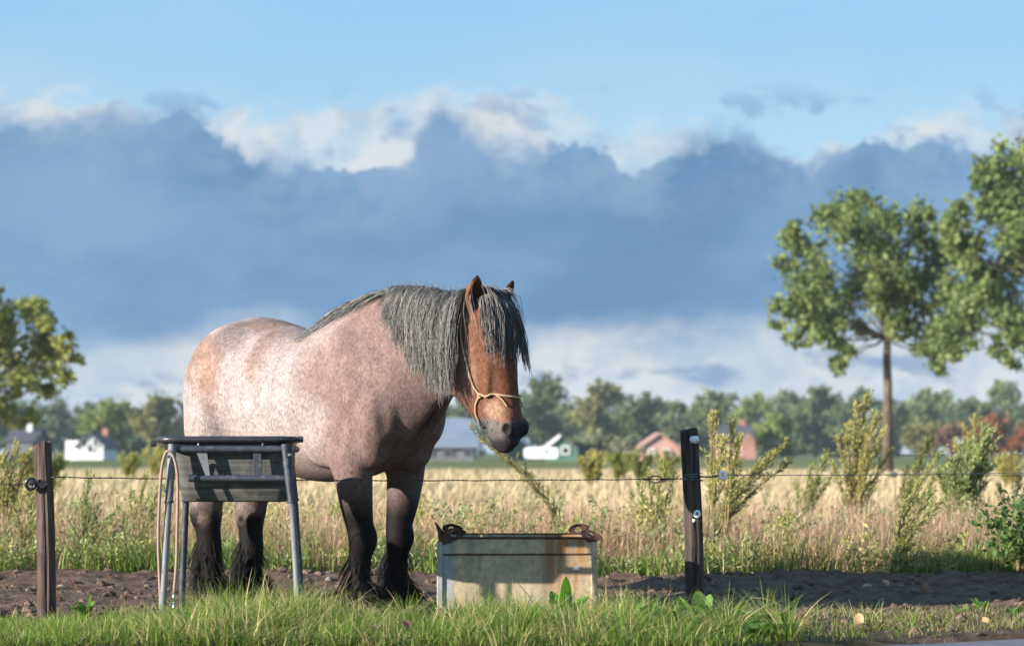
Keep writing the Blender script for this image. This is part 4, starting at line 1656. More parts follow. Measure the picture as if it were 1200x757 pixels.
def build_feeder():
    D = 11.62
    c0 = at(270, 530, D)
    root = empty('feed_manger', (c0.x, D + .19, 0.0))
    root.scale = (.98, .98, 1)
    tag(root, 'black tub feeder on four blue grey tube legs before the hind legs of the horse', 'feeder')
    steel = painted_metal('blue_grey_tube', (0.020, 0.025, 0.035), (0.115, 0.123, 0.140), .42, (.52, .74))
    bare = painted_metal('worn_grey_tube', (0.115, 0.118, 0.125), (0.06, 0.062, 0.07), .5)
    rub, g = material('black_recycled_rubber', .62, .35)
    co = obj_co(g)
    st = g.noise(g.scale(co, (2.2, 6, 70)), 1.6, 4, .6, .5)
    n2 = g.noise(co, 11, 5, .6)
    c = g.mix(g.step(st, .35, .66), (0.050, 0.049, 0.047), (0.112, 0.108, 0.10))
    c = g.mix(g.math('MULTIPLY', g.step(n2, .52, .72), .55), c, (0.19, 0.175, 0.145))
    g.l.new(c, g.b.inputs['Base Color'])
    bump(g, st, .35, .006)
    rubd = flat_mat('black_rubber_rim', (0.030, 0.031, 0.034), .34, .5, 0, .3, 9, .15)
    # tub, open at the top: outer wall, rim edge, inner wall, floor
    rings = [rounded_rect(-.235, .262, -.135, .135, .05, .572), rounded_rect(-.245, .272, -.145, .145, .055, .58), rounded_rect(-.262, .285, -.16, .16, .06, .64),
             rounded_rect(-.30, .29, -.172, .172, .065, .80), rounded_rect(-.315, .298, -.18, .18, .07, .862),
             rounded_rect(-.300, .285, -.165, .165, .06, .862), rounded_rect(-.285, .275, -.157, .157, .06, .80), rounded_rect(-.235, .26, -.135, .135, .05, .60)]
    m = MB()
    m.loft(rings)
    m.build('tub', rub, root, angle=40)
    # rolled rim
    m = MB()
    prof = []
    for j in range(10):
        t = 2 * PI * j / 10
        dx, dz = math.cos(t) * .026, math.sin(t) * .017
        prof.append(rounded_rect(-.352 - dx, .300 + dx, -.198 - dx, .198 + dx, .085 + dx, .872 + dz, 7))
    n = len(prof[0])
    vs = [p for r_ in prof for p in r_]
    fs = [(i * n + k, ((i + 1) % 10) * n + k, ((i + 1) % 10) * n + (k + 1) % n, i * n + (k + 1) % n) for i in range(10) for k in range(n)]
    m.add(vs, fs)
    m.build('rim', rubd, root, smooth=True)
    # lip band under the rim
    m = MB()
    m.loft([rounded_rect(-.335, .292, -.186, .186, .08, .822), rounded_rect(-.345, .300, -.193, .193, .08, .860)], cap=False)
    m.build('lip', rubd, root, smooth=True)
    for x, y in ((-.385, -.13), (.338, -.12)):
        m = MB()
        m.tube([(x - .012, y, .853 + (.02 if x > 0 else 0)), (x + .012, y, .853 + (.02 if x > 0 else 0))], .015, 10)
        m.build('peg', rubd, root, angle=40)
    # frame rails
    m = MB()
    m.tube([(-.268, -.222, .826), (.288, -.222, .826)], .0165, 12)
    m.build('top_rail', steel, root, angle=50)
    m = MB()
    m.tube([(-.20, -.212, .686), (.292, -.212, .686)], .0165, 12)
    m.build('lower_rail', steel, root, angle=50)
    m = MB()
    m.tube([(-.268, .222, .826), (.288, .222, .826)], .0165, 12)
    m.build('top_rail', steel, root, angle=50)
    for x in (-.268, .288):
        m = MB()
        m.tube([(x, -.222, .826), (x, .222, .826)], .0155, 12)
        m.build('end_rail', steel, root, angle=50)
    # upright straps and gusset
    m = MB()
    m.box((.135, -.214, .756), (.040, .010, .125), None, .002)
    m.build('strap', steel, root)
    m = MB()
    m.prism([(-.165, -.221, .815), (-.112, -.221, .815), (-.096, -.221, .70), (-.118, -.221, .70)], (0, .010, 0))
    m.build('gusset', bare, root)
    for x in (-.155, .16):
        m = MB()
        m.tube([(x, -.200, .855), (x, -.205, .835)], .006, 8)
        m.build('clip', steel, root, angle=40)
    # legs: sleeve and thinner telescopic foot
    for (xt, yt, xm, ym, xb, yb, mat) in ((.272, -.235, .306, -.245, .352, -.275, steel), (-.278, -.235, -.292, -.245, -.318, -.285, bare),
                                          (.246, .225, .276, .235, .318, .27, steel), (-.262, .225, -.272, .235, -.300, .27, steel)):
        m = MB()
        m.tube([(xt, yt, .85), (xm, ym, .575)], .0205, 12)
        lg = m.build('leg', steel if yt > 0 or xt > 0 else bare, root, angle=50)
        m = MB()
        m.tube([(xm, ym, .60), (xb, yb, -.04)], .0165, 12)
        m.build('foot_tube', bare if yt < 0 else steel, lg, angle=50)
        m = MB()
        m.tube([(xm, ym, .580), (xm + .001, ym, .568)], .0235, 12)
        m.build('collar', steel, lg, angle=50)
    boltm = flat_mat('bright_bolt', (0.55, 0.56, 0.58), .25, .6, .9, .1)
    for x, y, z in ((-.300, -.250, .792), (-.312, -.245, .628), (.296, -.262, .798)):
        m = MB()
        m.tube([(x, y + .02, z), (x, y - .008, z), (x, y - .012, z)], [.0085, .0085, .005], 8)
        m.build('bolt', boltm, root, angle=40)
    # lead rope hung over the bolt of the left leg
    b = MB()
    P = [(-.325, -.268, .06), (-.330, -.272, .20), (-.338, -.274, .40), (-.332, -.275, .62), (-.322, -.278, .74), (-.305, -.280, .805), (-.282, -.280, .812), (-.258, -.278, .765), (-.245, -.275, .66),
         (-.247, -.272, .45), (-.250, -.270, .28), (-.262, -.266, .14)]
    P = [tuple(p) for p in catmull(P, 7)]
    b.tube(P, .0075, 8)
    rm, rg = material('brown_rope', .85, .2)
    wv = rg.node('ShaderNodeTexWave', wave_type='BANDS', bands_direction='DIAGONAL')
    rg.put(wv.inputs[0], obj_co(rg))
    wv.inputs['Scale'].default_value = 60
    rg.l.new(rg.mix(wv.outputs['Fac'], (0.22, 0.145, 0.115), (0.46, 0.33, 0.275)), rg.b.inputs['Base Color'])
    bump(rg, wv.outputs['Fac'], .5, .003)
    rope = b.build('lead_rope', rm, None, smooth=True)
    rope.location = root.location
    rope.scale = root.scale
    tag(rope, 'brown lead rope looped over the left front leg of the feeder', 'rope')
    s = MB()
    ring = [(-.262 + .0 * j, -.266 + .012 * math.cos(2 * PI * j / 12), .122 + .02 * math.sin(2 * PI * j / 12)) for j in range(12)]
    s.tube(ring, .004, 6, closed=True)
    s.tube([(-.262, -.266, .10), (-.262, -.270, .05)], .006, 6)
    s.build('snap_hook', boltm, rope, smooth=True)


# ------------------------------------------------------------------ metal trough
def build_trough():
    D = 12.38
    c = at(606, 630, D)
    root = empty('drinking_trough', (c.x, D, 0.0), R(1))
    root.scale = (1.03, 1.03, .97)
    tag(root, 'old grey sheet metal trough streaked with rust standing under the head of the horse', 'trough')
    m, g = material('weathered_zinc', .68, .3, .04)
    co = obj_co(g)
    x, y, z = g.sep(co)
    n1 = g.noise(co, 6, 6, .65)
    n2 = g.noise(co, 34, 5, .7)
    n3 = g.noise(g.scale(co, (20, 20, 2.4)), 1.0, 5, .65)
    c_ = g.mix(g.step(n1, .3, .7), (0.38, 0.305, 0.19), (0.56, 0.45, 0.285))
    c_ = g.mix(g.math('MULTIPLY', g.step(n2, .45, .65), .6), c_, (0.24, 0.22, 0.16))
    blue = g.math('MULTIPLY', g.step(x, -.30, -.33), .6)  # bluish shade of the left strip, put into the sheet colour
    c_ = g.mix(blue, c_, (0.26, 0.31, 0.36))
    streak = g.math('MULTIPLY', g.step(n3, .34, .58), g.math('MULTIPLY', g.step(x, .08, .18), g.step(x, .39, .30)))
    streak = g.math('MULTIPLY', streak, g.step(z, -.05, .25))
    s2 = g.math('MULTIPLY', g.step(n3, .50, .66), g.math('MULTIPLY', g.step(x, -.27, -.23), g.step(x, -.13, -.2)))
    c_ = g.mix(g.math('MULTIPLY', streak, 1.0), c_, (0.34, 0.145, 0.045))
    c_ = g.mix(g.math('MULTIPLY', s2, .55), c_, (0.25, 0.15, 0.075))
    low = g.math('MULTIPLY', g.step(z, .10, .0), g.step(n1, .3, .6))
    c_ = g.mix(g.math('MULTIPLY', low, .5), c_, (0.30, 0.27, 0.19))
    c_ = g.mix(g.math('MULTIPLY', g.step(g.noise(co, 13, 6, .7), .52, .70), .55), c_, (0.27, 0.17, 0.085))
    c_ = g.mix(g.math('MULTIPLY', g.step(g.noise(g.scale(co, (9, 9, 1.2)), 1.3, 5, .7), .50, .68), .5), c_, (0.17, 0.165, 0.13))
    g.l.new(c_, g.b.inputs['Base Color'])
    bump(g, g.math('ADD', n1, g.math('MULTIPLY', n2, .4)), .25, .006)
    rust, rg = material('dark_rust', .85, .2)
    rc = obj_co(rg)
    rg.l.new(rg.mix(rg.step(rg.noise(rc, 40, 5, .7), .35, .65), (0.028, 0.018, 0.016), (0.12, 0.058, 0.042)), rg.b.inputs['Base Color'])
    bump(rg, rg.noise(rc, 90, 4, .7), .6, .004)
    W, L, H, t = .37, .52, .385, .012

    def rect(x0, x1, y0, y1, z):
        return [(x0, y0, z), (x1, y0, z), (x1, y1, z), (x0, y1, z)]
    o = MB()
    zt = H
    bend = .006
    rings = [rect(-W + .008, W - .008, .008, L - .008, .0), rect(-W, W, 0, L, .012), rect(-W, W, 0, L, .300), rect(-W - bend, W + bend, -bend, L + bend, .306), rect(-W - bend, W + bend, -bend, L + bend, zt),
             rect(-W + t, W - t, t, L - t, zt), rect(-W + t, W - t, t, L - t, .03)]
    o.loft(rings)
    o.build('tank', m, root)
    # folded corner posts at the front
    for s in (-1, 1):
        p = MB()
        x0 = s * (W + .012)
        p.box((x0, .005, .185), (.030, .034, .37), None, .004)
        p.build('corner_strip', m, root)
    # seam bead
    p = MB()
    p.tube([(-W - .004, -.004, .298), (W + .004, -.004, .300)], .0028, 6)
    p.build('seam', rust, root)
    # rusty rim band, proud of the sheet
    p = MB()
    for a, b in (((-W, -.009), (W, -.009)), ((-W, L + .009), (W, L + .009)), ((-W - .009, 0), (-W - .009, L)), ((W + .009, 0), (W + .009, L))):
        dx, dy = abs(b[0] - a[0]) + .010, abs(b[1] - a[1]) + .010
        p.box(((a[0] + b[0]) / 2, (a[1] + b[1]) / 2, H + .002), (max(dx, .012), max(dy, .012), .011), None, .003)
    p.build('rim', rust, root)
    # lifting lugs with holes

    def lug(cx, cy, cz, rz, horn=False, r=.044, tilt=0):
        b = MB()
        out, inn = [], []
        n = 16
        for j in range(n):
            a = 2 * PI * j / n
            k = 1 + .22 * math.cos(2 * a) + (.55 * max(0, math.cos(a - R(35 if not horn else 140))) ** 6)
            out.append(Vector((math.cos(a) * r * k, 0, math.sin(a) * r * .80 * (1 + .05 * math.sin(3 * a)))))
            inn.append(Vector((math.cos(a) * r * .40, 0, math.sin(a) * r * .38)))
        M = Matrix.Rotation(rz, 3, 'Z') @ Matrix.Rotation(R(tilt), 3, 'Y')
        cc = Vector((cx, cy, cz))
        th = Vector((0, .010, 0))
        vs = [M @ (p + q) + cc for q in (-th, th) for p in out + inn]
        N2 = 2 * n
        fs = []
        for j in range(n):
            k = (j + 1) % n
            fs += [(j, k, n + k, n + j), (N2 + j, N2 + n + j, N2 + n + k, N2 + k), (j, N2 + j, N2 + k, k), (n + j, n + k, N2 + n + k, N2 + n + j)]
        b.add(vs, fs)
        return b.build('lifting_lug', rust, root, angle=35)
    lug(-W + .055, -.004, H + .022, 0, False, .042, 0)
    lug(W - .008, -.004, H + .012, 0, False, .040, 20)
    lug(W - .045, L + .004, H + .026, 0, False, .042, -6)
    lug(-W + .04, L + .004, H + .030, 0, False, .040, 8)
    h = MB()
    h.loft([[(-W - .018, -.012, H - .04), (-W + .05, -.012, H - .02), (-W + .05, .006, H - .02), (-W - .018, .006, H - .04)],
            [(-W - .022, -.010, H + .03), (-W + .012, -.010, H + .028), (-W + .012, .004, H + .028), (-W - .022, .004, H + .03)],
            [(-W - .040, -.006, H + .085), (-W - .034, -.006, H + .085), (-W - .034, .0, H + .085), (-W - .040, .0, H + .085)]])
    h.build('bent_corner', rust, root)
    # chipped white patch
    p = MB()
    vs = [Vector((.292 + math.cos(a) * .017, -.0025, .222 + max(math.sin(a), -.25) * .015)) for a in [2 * PI * j / 12 for j in range(12)]]
    p.prism(vs, (0, .006, 0))
    p.build('white_chip', flat_mat('white_chip', (.75, .75, .72)), root)


# ------------------------------------------------------------------ fence
def post(name, label, top_px, base_px, d, r, mat, seed, cat='fence post'):
    a = at(*base_px, d)
    t = at(*top_px, d)
    a.z = -.25
    z0 = ground_z(np.array([a.x]), np.array([d]))[0]
    root = empty(name, (a.x, d, 0))
    tag(root, label, cat, 'posts of the wire fence')
    rng = np.random.default_rng(seed)
    H = t.z
    n, m = 28, 26
    rings = []
    ph = rng.random(4) * 6.28
    for i in range(m):
        f = i / (m - 1)
        z = -.25 + (H + .25) * f
        cx = (t.x - a.x) * f + .004 * math.sin(z * 5 + ph[0])
        ring = []
        for k in range(n):
            an = 2 * PI * k / n
            rr = r * (1.03 - .08 * f) * (1 + .05 * math.sin(2 * an + ph[1]) + .022 * math.sin(5 * an + ph[2] + z * 2) + .020 * math.sin(11 * an + ph[3] + z * 1.1))
            crack = max(0, 1 - abs(((an - 4.9 - .05 * math.sin(z * 4)) + PI) % (2 * PI) - PI) / .14)
            rr *= 1 - .13 * crack * (1 if f > .2 else 0)
            zz = z + (0 if i < m - 1 else .008 * math.sin(3 * an + ph[0]) + .009 * math.cos(an))
            ring.append((cx + rr * math.cos(an), rr * math.sin(an), zz))
        rings.append(ring)
    b = MB()
    b.loft(rings)
    b.build('wooden_post', mat, root, angle=50)
    return root, a, t


def build_fence():
    brown = wood_material('brown_post_wood', (0.042, 0.030, 0.026), (0.128, 0.086, 0.072))
    black = wood_material('dark_post_wood', (0.022, 0.018, 0.016), (0.085, 0.066, 0.056))
    zinc, zg = material('galvanised_wire', .35, .5, .8)
    zg.l.new(zg.mix(zg.step(zg.noise(obj_co(zg), 60, 3, .6), .4, .6), (0.10, 0.105, 0.115), (0.30, 0.31, 0.33)), zg.b.inputs['Base Color'])
    dwire, wg = material('dark_fence_wire', .5, .4, .4)
    wg.l.new(wg.mix(wg.step(wg.noise(obj_co(wg), 25, 3, .6), .4, .6), (0.035, 0.033, 0.034), (0.13, 0.115, 0.10)), wg.b.inputs['Base Color'])
    blk = flat_mat('black_insulator_plastic', (0.016, 0.017, 0.020), .25, .5, 0, .2)
    wht = flat_mat('white_insulator_plastic', (0.80, 0.80, 0.78), .35, .5, 0, .05)
    DL, DR = 11.8, 12.7
    pl, a1, t1 = post('fence_post', 'brown round wooden fence post at the left with a black insulator', (50, 519), (57, 724), DL, .0455, brown, 4)
    pr, a2, t2 = post('fence_post', 'nearly black wooden fence post at the right with white insulators', (808, 504), (817, 705), DR, .0465, black, 9)

    def ins(root, px, py, d, rz, mat, dirx=1, size=1.0, name='insulator'):
        """screw in insulator: plate, spool with two flanges, small hole"""
        c = at(px, py, d) - root.location
        b = MB()
        ax = Vector((math.cos(rz), math.sin(rz), 0)) * size
        prof = [(0, .010), (.004, .016), (.010, .016), (.012, .009), (.022, .009), (.024, .017), (.032, .017), (.036, .012), (.046, .006)]
        b.tube([c + ax * q for q, r_ in prof], [r_ * size for q, r_ in prof], 14)
        return b.build(name, mat, root, angle=35)
    # left: black ring insulator towards the camera left
    f = DL - .055
    ins(pl, 47, 566, f, R(182), blk, size=1.15)
    c = at(36, 567, f - .01) - pl.location
    b = MB()
    b.tube([c + Vector((math.cos(t) * .022, 0, math.sin(t) * .026)) for t in [2 * PI * j / 18 for j in range(18)]], .0085, 8, closed=True)
    b.build('ring_insulator', blk, pl, smooth=True)
    c = at(50, 568, f) - pl.location
    b = MB()
    b.tube([c + Vector((0, -.018, 0)), c + Vector((0, .01, 0))], [.017, .022], 14)
    b.build('insulator_base', blk, pl, angle=35)
    # right: two white knobs
    f = DR - .064
    b1 = ins(pr, 811, 515, f, R(-60), wht, size=1.15)
    c = at(817, 602, f) - pr.location
    b = MB()
    b.tube([c + Vector((math.cos(t) * .012, 0, math.sin(t) * .014)) for t in [2 * PI * j / 16 for j in range(16)]], .0075, 8, closed=True)
    b.build('insulator', wht, pr, smooth=True)
    c = at(813, 608, f) - pr.location
    b = MB()
    b.tube([c, c + Vector((.002, .0, -.015))], .008, 8)
    b.build('insulator', wht, pr, smooth=True)
    for i, py in enumerate((555.5, 559, 562.5)):           # wire wound round the post
        cz = at(812, py, DR).z
        cx = at(812.3, py, DR).x - pr.location.x
        b = MB()
        b.tube([(cx + math.cos(t) * .0515, math.sin(t) * .0515, cz + .004 * math.cos(t + i)) for t in [2 * PI * j / 26 for j in range(26)]], .0026, 6, closed=True)
        b.build('wire_winding', zinc, pr, smooth=True)

    def line(P, r, tw=.0022, pitch=.05):
        """two strands twisted round each other"""
        P = np.array(P)
        seg = np.linalg.norm(np.diff(P, axis=0), axis=1)
        s = np.concatenate([[0], np.cumsum(seg)])
        n = max(8, int(s[-1] / .018))
        q = np.linspace(0, s[-1], n)
        C = np.stack([np.interp(q, s, P[:, k]) for k in range(3)], 1)
        b = MB()
        for h in (0, PI):
            b.tube([(c[0], c[1] + math.cos(u * 2 * PI / pitch + h) * tw, c[2] + math.sin(u * 2 * PI / pitch + h) * tw) for c, u in zip(C, q)], r, 4)
        return b

    A = at(60, 559, DL - .04)
    B = at(806, 561, DR - .05)
    pts = []
    for i in range(41):
        t = i / 40
        p = A.lerp(B, t)
        px = 60 + 746 * t
        p.z += -.012 * math.sin(PI * t) + .0016 * math.sin(i * 2.1)
        pts.append(p)
    w1 = line(pts, .0021).build('fence_wire', dwire, None, smooth=True)
    tag(w1, 'twisted dark fence wire running between the two posts in front of the horse', 'fence wire')
    # joining loop left of the right post
    c = at(768, 561.5, DR - .055)
    b = MB()
    b.tube([c + Vector((math.cos(t) * .030, .006 * math.sin(2 * t), math.sin(t) * .018)) for t in [2 * PI * j / 22 for j in range(22)]], .0032, 6, closed=True)
    b.tube([c + Vector((-.032, 0, 0)), c + Vector((-.07, 0, .001))], .0055, 6)
    b.tube([c + Vector((.032, 0, 0)), c + Vector((.075, 0, .001))], .0055, 6)
    b.build('wire_joint', dwire, w1, smooth=True)
    # left of the left post
    A0 = at(-60, 566, DL - .12)
    B0 = at(36, 567.5, DL - .065)
    tag(line([A0, A0.lerp(B0, .5) + Vector((0, 0, -.004)), B0], .0018).build('fence_wire', dwire, None, smooth=True), 'short run of fence wire left of the brown post', 'fence wire')
    # right of the right post: dark stub, white insulator, thin bright wire
    A1 = at(818, 557.5, DR - .05)
    B1 = at(842, 557.5, DR - .03)
    C1 = at(1290, 552, DR + .5)
    w3 = line([A1, at(830, 559, DR - .045), B1], .0032, .0028, .03).build('fence_wire', dwire, None, smooth=True)
    tag(w3, 'short dark twist of wire from the black post to the white insulator', 'fence wire')
    c = at(847, 557, DR - .03)
    b = MB()
    b.tube([c + Vector((math.cos(t) * .015, .004 * math.sin(t), math.sin(t) * .017)) for t in [2 * PI * j / 16 for j in range(16)]], .0075, 8, closed=True)
    b.build('insulator', wht, w3, smooth=True)
    pts = [at(853, 556.5, DR - .03).lerp(C1, i / 20) + Vector((0, 0, -.008 * math.sin(PI * i / 20))) for i in range(21)]
    w4 = line(pts, .0015, .0014, .06).build('fence_wire', zinc, None, smooth=True)
    tag(w4, 'thin bright fence wire running from the white insulator to the right edge', 'fence wire')
    # a second fence further into the field
    DF = 19.5
    q0, q1 = at(1001, 534, 20.5), at(1320, 528, DF)
    w5 = line([q0, q0.lerp(q1, .5) + Vector((0, 0, -.01)), q1], .003, .002, .1).build('fence_wire', zinc, None, smooth=True)
    tag(w5, 'pale fence wire strung behind the weeds at the right edge', 'fence wire')
    q = at(1048, 556, 20.3)
    w6 = line([at(1001, 555, 20.5), q, at(1320, 558, DF)], .0025, .0018, .1).build('fence_wire', dwire, None, smooth=True)
    tag(w6, 'faint dark wire crossing the weeds on the right with a white insulator', 'fence wire')
    b = MB()
    b.tube([q + Vector((math.cos(t) * .022, 0, math.sin(t) * .016)) for t in [2 * PI * j / 16 for j in range(16)]], .009, 8, closed=True)
    b.tube([q + Vector((-.045, 0, -.004)), q + Vector((-.02, 0, 0))], .010, 8)
    b.build('insulator', wht, w6, smooth=True)
    grey = wood_material('grey_post_wood', (0.10, 0.085, 0.07), (0.22, 0.19, 0.16))
    for px, d, lab in ((1001, 20.5, 'weathered post of the second fence hidden in the plume weeds'), (1322, 19.5, 'weathered post of the second fence beyond the right edge')):
        tp, bp = at(px, 545 if d < 19 else 530, d), at(px, 530, d)
        rt = empty('fence_post', (bp.x, d, 0))
        tag(rt, lab, 'fence post')
        b = MB()
        b.tube([(0, 0, -.2), (.003, 0, tp.z * .5), (0, 0, tp.z)], [.03, .028, .027], 10)
        b.build('wooden_post', grey, rt, angle=50)


build_feeder()
build_trough()
build_fence()
# ------------------------------------------------------------------ grass
def scatter_z(x, y):
    return ground_z(x, y)


HERBS = [(at(a, 700, b).x, b) for a, b in ((661, 11.5), (632, 10.9), (745, 10.9), (778, 10.7), (822, 11.2), (868, 10.8), (905, 10.6), (885, 10.3), (232, 10.7), (98, 11.5))]


def build_grass():
    rng = np.random.default_rng(77)
    # verge in front: long green grass with a share of dead blades, in tufts
    s = Soup()
    NT_, per = 2300, 24
    tx = rng.uniform(-2.9, 1.9, NT_)
    ty = rng.uniform(9.75, 12.7, NT_)
    P = np.stack([tx, ty, np.zeros(NT_)], 1)
    nn = vnoise(P + 50, 1.6, 31, 3)
    lim = 11.55 + .30 * (nn - .5) * 2
    lim = np.where(tx < -2.0, 11.45, lim)
    lim += np.exp(-((tx + 1.30) / .34) ** 2) * .55 + np.exp(-((tx - .05) / .55) ** 2) * .55
    dens = np.clip((lim - ty) * 2.5, 0, 1) * np.clip(1 - ss(tx, .95, 1.35) * .93, 0, 1) * np.clip(.55 + 1.0 * nn, 0, 1)
    dens *= ty > road_edge(tx) + .02
    # no grass growing through the trough
    for hx, hy in HERBS:
        dens *= ~(((tx - hx) ** 2 + (ty - hy) ** 2) < .085 ** 2)
        dens *= ~((np.abs(tx - hx) < .10) & (ty < hy) & (ty > hy - .35) & (rng.random(NT_) < .6))
    dens *= ~((np.abs(tx - .025) < .42) & (ty > 12.36) & (ty < 12.95))
    keep = rng.random(NT_) < dens
    tx, ty, nn = tx[keep], ty[keep], nn[keep]
    T = len(tx)
    tall = .5 + .65 * np.exp(-((tx + 1.15) / .40) ** 2) + .50 * np.exp(-((tx - .2) / .7) ** 2) + .25 * nn
    tall *= 1 - .35 * ss(ty, 11.8, 12.4) * (np.abs(tx) < .5)
    tall = np.where(tx < -1.7, tall * .75, tall)
    dead = np.clip(rng.normal(.13 + .24 * np.exp(-((tx + 1.0) / .5) ** 2) + .20 * np.exp(-((tx - .25) / .5) ** 2), .2, T), .02, .9)
    own = np.repeat(np.arange(T), per)
    N = len(own)
    r = .055 * np.sqrt(rng.random(N))
    a = rng.random(N) * 2 * PI
    x, y = tx[own] + r * np.cos(a) * 1.4, ty[own] + r * np.sin(a)
    h = (.055 + .135 * rng.random(N) ** 1.6) * tall[own] * np.repeat(rng.uniform(.55, 1.35, T), per)
    t = rng.random(N)
    cols = lerp_cols((0.065, 0.120, 0.015), (0.200, 0.285, 0.048), t)
    isd = rng.random(N) < dead[own]
    cols[isd] = lerp_cols((0.28, 0.22, 0.09), (0.54, 0.43, 0.22), rng.random(isd.sum()))
    h = h * np.where(isd, 1.12, 1)
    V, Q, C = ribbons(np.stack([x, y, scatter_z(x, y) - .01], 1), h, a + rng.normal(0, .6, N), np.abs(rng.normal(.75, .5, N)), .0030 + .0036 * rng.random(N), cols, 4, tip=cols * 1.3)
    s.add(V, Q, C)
    # arching tufts of long grass
    TT, per = 75, 95
    tx = np.concatenate([rng.normal(-1.1, .22, 26), rng.normal(.25, .50, 36), rng.normal(-2.1, .4, 13)])
    ty = rng.uniform(10.2, 11.55, TT)
    own = np.repeat(np.arange(TT), per)
    N = len(own)
    r = .05 * np.sqrt(rng.random(N))
    a = rng.random(N) * 2 * PI
    x, y = tx[own] + r * np.cos(a), ty[own] + r * np.sin(a)
    lng = np.where(tx < -1.6, .55, 1.0)
    h = (.13 + .15 * rng.random(N)) * (rng.uniform(.6, 1.1, TT) * lng)[own]
    bend = np.clip(.25 + r / .05 * .9 + rng.normal(0, .2, N), .1, 1.5)
    tone = rng.random(TT)[own]
    cols = lerp_cols((0.085, 0.150, 0.020), (0.27, 0.34, 0.075), np.clip(tone * .6 + rng.random(N) * .4, 0, 1))
    isd = rng.random(N) < .22
    cols[isd] = lerp_cols((0.32, 0.26, 0.11), (0.58, 0.48, 0.25), rng.random(isd.sum()))
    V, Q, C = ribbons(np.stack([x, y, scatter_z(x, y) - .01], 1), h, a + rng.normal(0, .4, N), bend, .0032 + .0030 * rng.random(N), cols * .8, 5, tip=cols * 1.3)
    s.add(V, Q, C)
    tag(s.build('verge_grass', GRASS), 'fresh green verge grass along the bottom of the picture', 'grass', kind='stuff')

    # short dense undergrowth between the tufts
    s = Soup()
    N = 52000
    x, y = rng.uniform(-2.9, 1.5, N), rng.uniform(9.7, 11.9, N)
    n3 = vnoise(np.stack([x + 50, y + 50, x * 0], 1), 1.6, 31, 3)
    lim = 11.55 + .6 * (n3 - .5) - np.where(x < -1.9, .12, 0)
    k = (rng.random(N) < np.clip((lim - y) * 3, 0, 1) * (1 - .95 * ss(x, .8, 1.25))) & (y > road_edge(x) + .01)
    x, y = x[k], y[k]
    N = len(x)
    cols = lerp_cols((0.065, 0.120, 0.015), (0.205, 0.290, 0.048), rng.random(N))
    isd = rng.random(N) < .20
    cols[isd] = lerp_cols((0.25, 0.19, 0.08), (0.50, 0.40, 0.20), rng.random(isd.sum()))
    V, Q, C = ribbons(np.stack([x, y, scatter_z(x, y) - .008], 1), .025 + .065 * rng.random(N) ** 1.4, rng.random(N) * 6.28, np.abs(rng.normal(.8, .5, N)), .0028 + .003 * rng.random(N), cols, 3, tip=cols * 1.25)
    s.add(V, Q, C)
    tag(s.build('short_grass', GRASS), 'short dense grass between the taller tufts of the verge', 'grass', kind='stuff')

    # thin low grass and weeds on the bare strip at the right
    s = Soup()
    N = 4200
    cx = rng.uniform(1.0, 2.9, 110)
    cy = 10.3 + rng.random(110) ** 1.2 * 1.9
    o = rng.integers(0, 110, N)
    x, y = cx[o] + rng.normal(0, .07, N), cy[o] + rng.normal(0, .06, N)
    k = y > road_edge(x) + .03
    x, y = x[k], y[k]
    N = len(x)
    t = rng.random(N)
    cols = lerp_cols((0.10, 0.14, 0.03), (0.28, 0.31, 0.08), t)
    isd = rng.random(N) < .45
    cols[isd] = lerp_cols((0.22, 0.17, 0.09), (0.42, 0.33, 0.2), rng.random(isd.sum()))
    V, Q, C = ribbons(np.stack([x, y, scatter_z(x, y) - .005], 1), .03 + .06 * rng.random(N), rng.random(N) * 6.28, np.abs(rng.normal(.8, .4, N)), .003 + .003 * rng.random(N), cols, 3)
    s.add(V, Q, C)
    tag(s.build('sparse_grass', GRASS), 'thin trampled grass on the bare earth at the right', 'grass', kind='stuff')

    # green strip behind the bare earth
    s = Soup()
    N = 24000
    x = rng.uniform(-4.4, 4.4, N)
    y = 15.25 + np.abs(rng.normal(0, .75, N))
    P = np.stack([x, y, np.zeros(N)], 1)
    nn = vnoise(P + 80, 1.3, 41, 3)
    k = rng.random(N) < np.clip((nn - .44) * 7, .03, 1)
    x, y, nn = x[k], y[k], nn[k]
    N = len(x)
    cols = lerp_cols((0.070, 0.130, 0.020), (0.215, 0.295, 0.060), rng.random(N))
    isd = rng.random(N) < .22
    cols[isd] = lerp_cols((0.28, 0.20, 0.11), (0.52, 0.40, 0.24), rng.random(isd.sum()))
    h = (.06 + .20 * rng.random(N)) * (.5 + nn)
    V, Q, C = ribbons(np.stack([x, y, scatter_z(x, y)], 1), h, rng.random(N) * 6.28, np.abs(rng.normal(.5, .35, N)), .004 + .006 * rng.random(N), cols, 3, tip=cols * 1.2)
    s.add(V, Q, C)
    tag(s.build('rough_grass', GRASS), 'low green growth along the back of the bare earth', 'grass', kind='stuff')

    # tall dry grass with seed heads
    s = Soup()
    N = 108000
    y = 15.6 + 5.4 * rng.random(N) ** 1.15
    x = rng.uniform(-1, 1, N) * (y * .29 + 1.2)
    P = np.stack([x, y, np.zeros(N)], 1)
    nn = vnoise(P + 30, .8, 51, 4)
    n2 = vnoise(P + 60, 2.3, 52, 3)
    kk = rng.random(N) < np.clip((n2 - .25) * 3.2, .08, 1) * (.35 + .65 * ss(y, 15.6, 16.4))
    x, y, nn, n2 = x[kk], y[kk], nn[kk], n2[kk]
    N = len(x)
    h = (.16 + .34 * rng.random(N) ** .8) * (.70 + .6 * nn)
    tone = np.clip(rng.random(N) * .55 + (nn - .3) * .9, 0, 1)
    cols = lerp_cols((0.31, 0.158, 0.100), (0.66, 0.445, 0.300), tone)
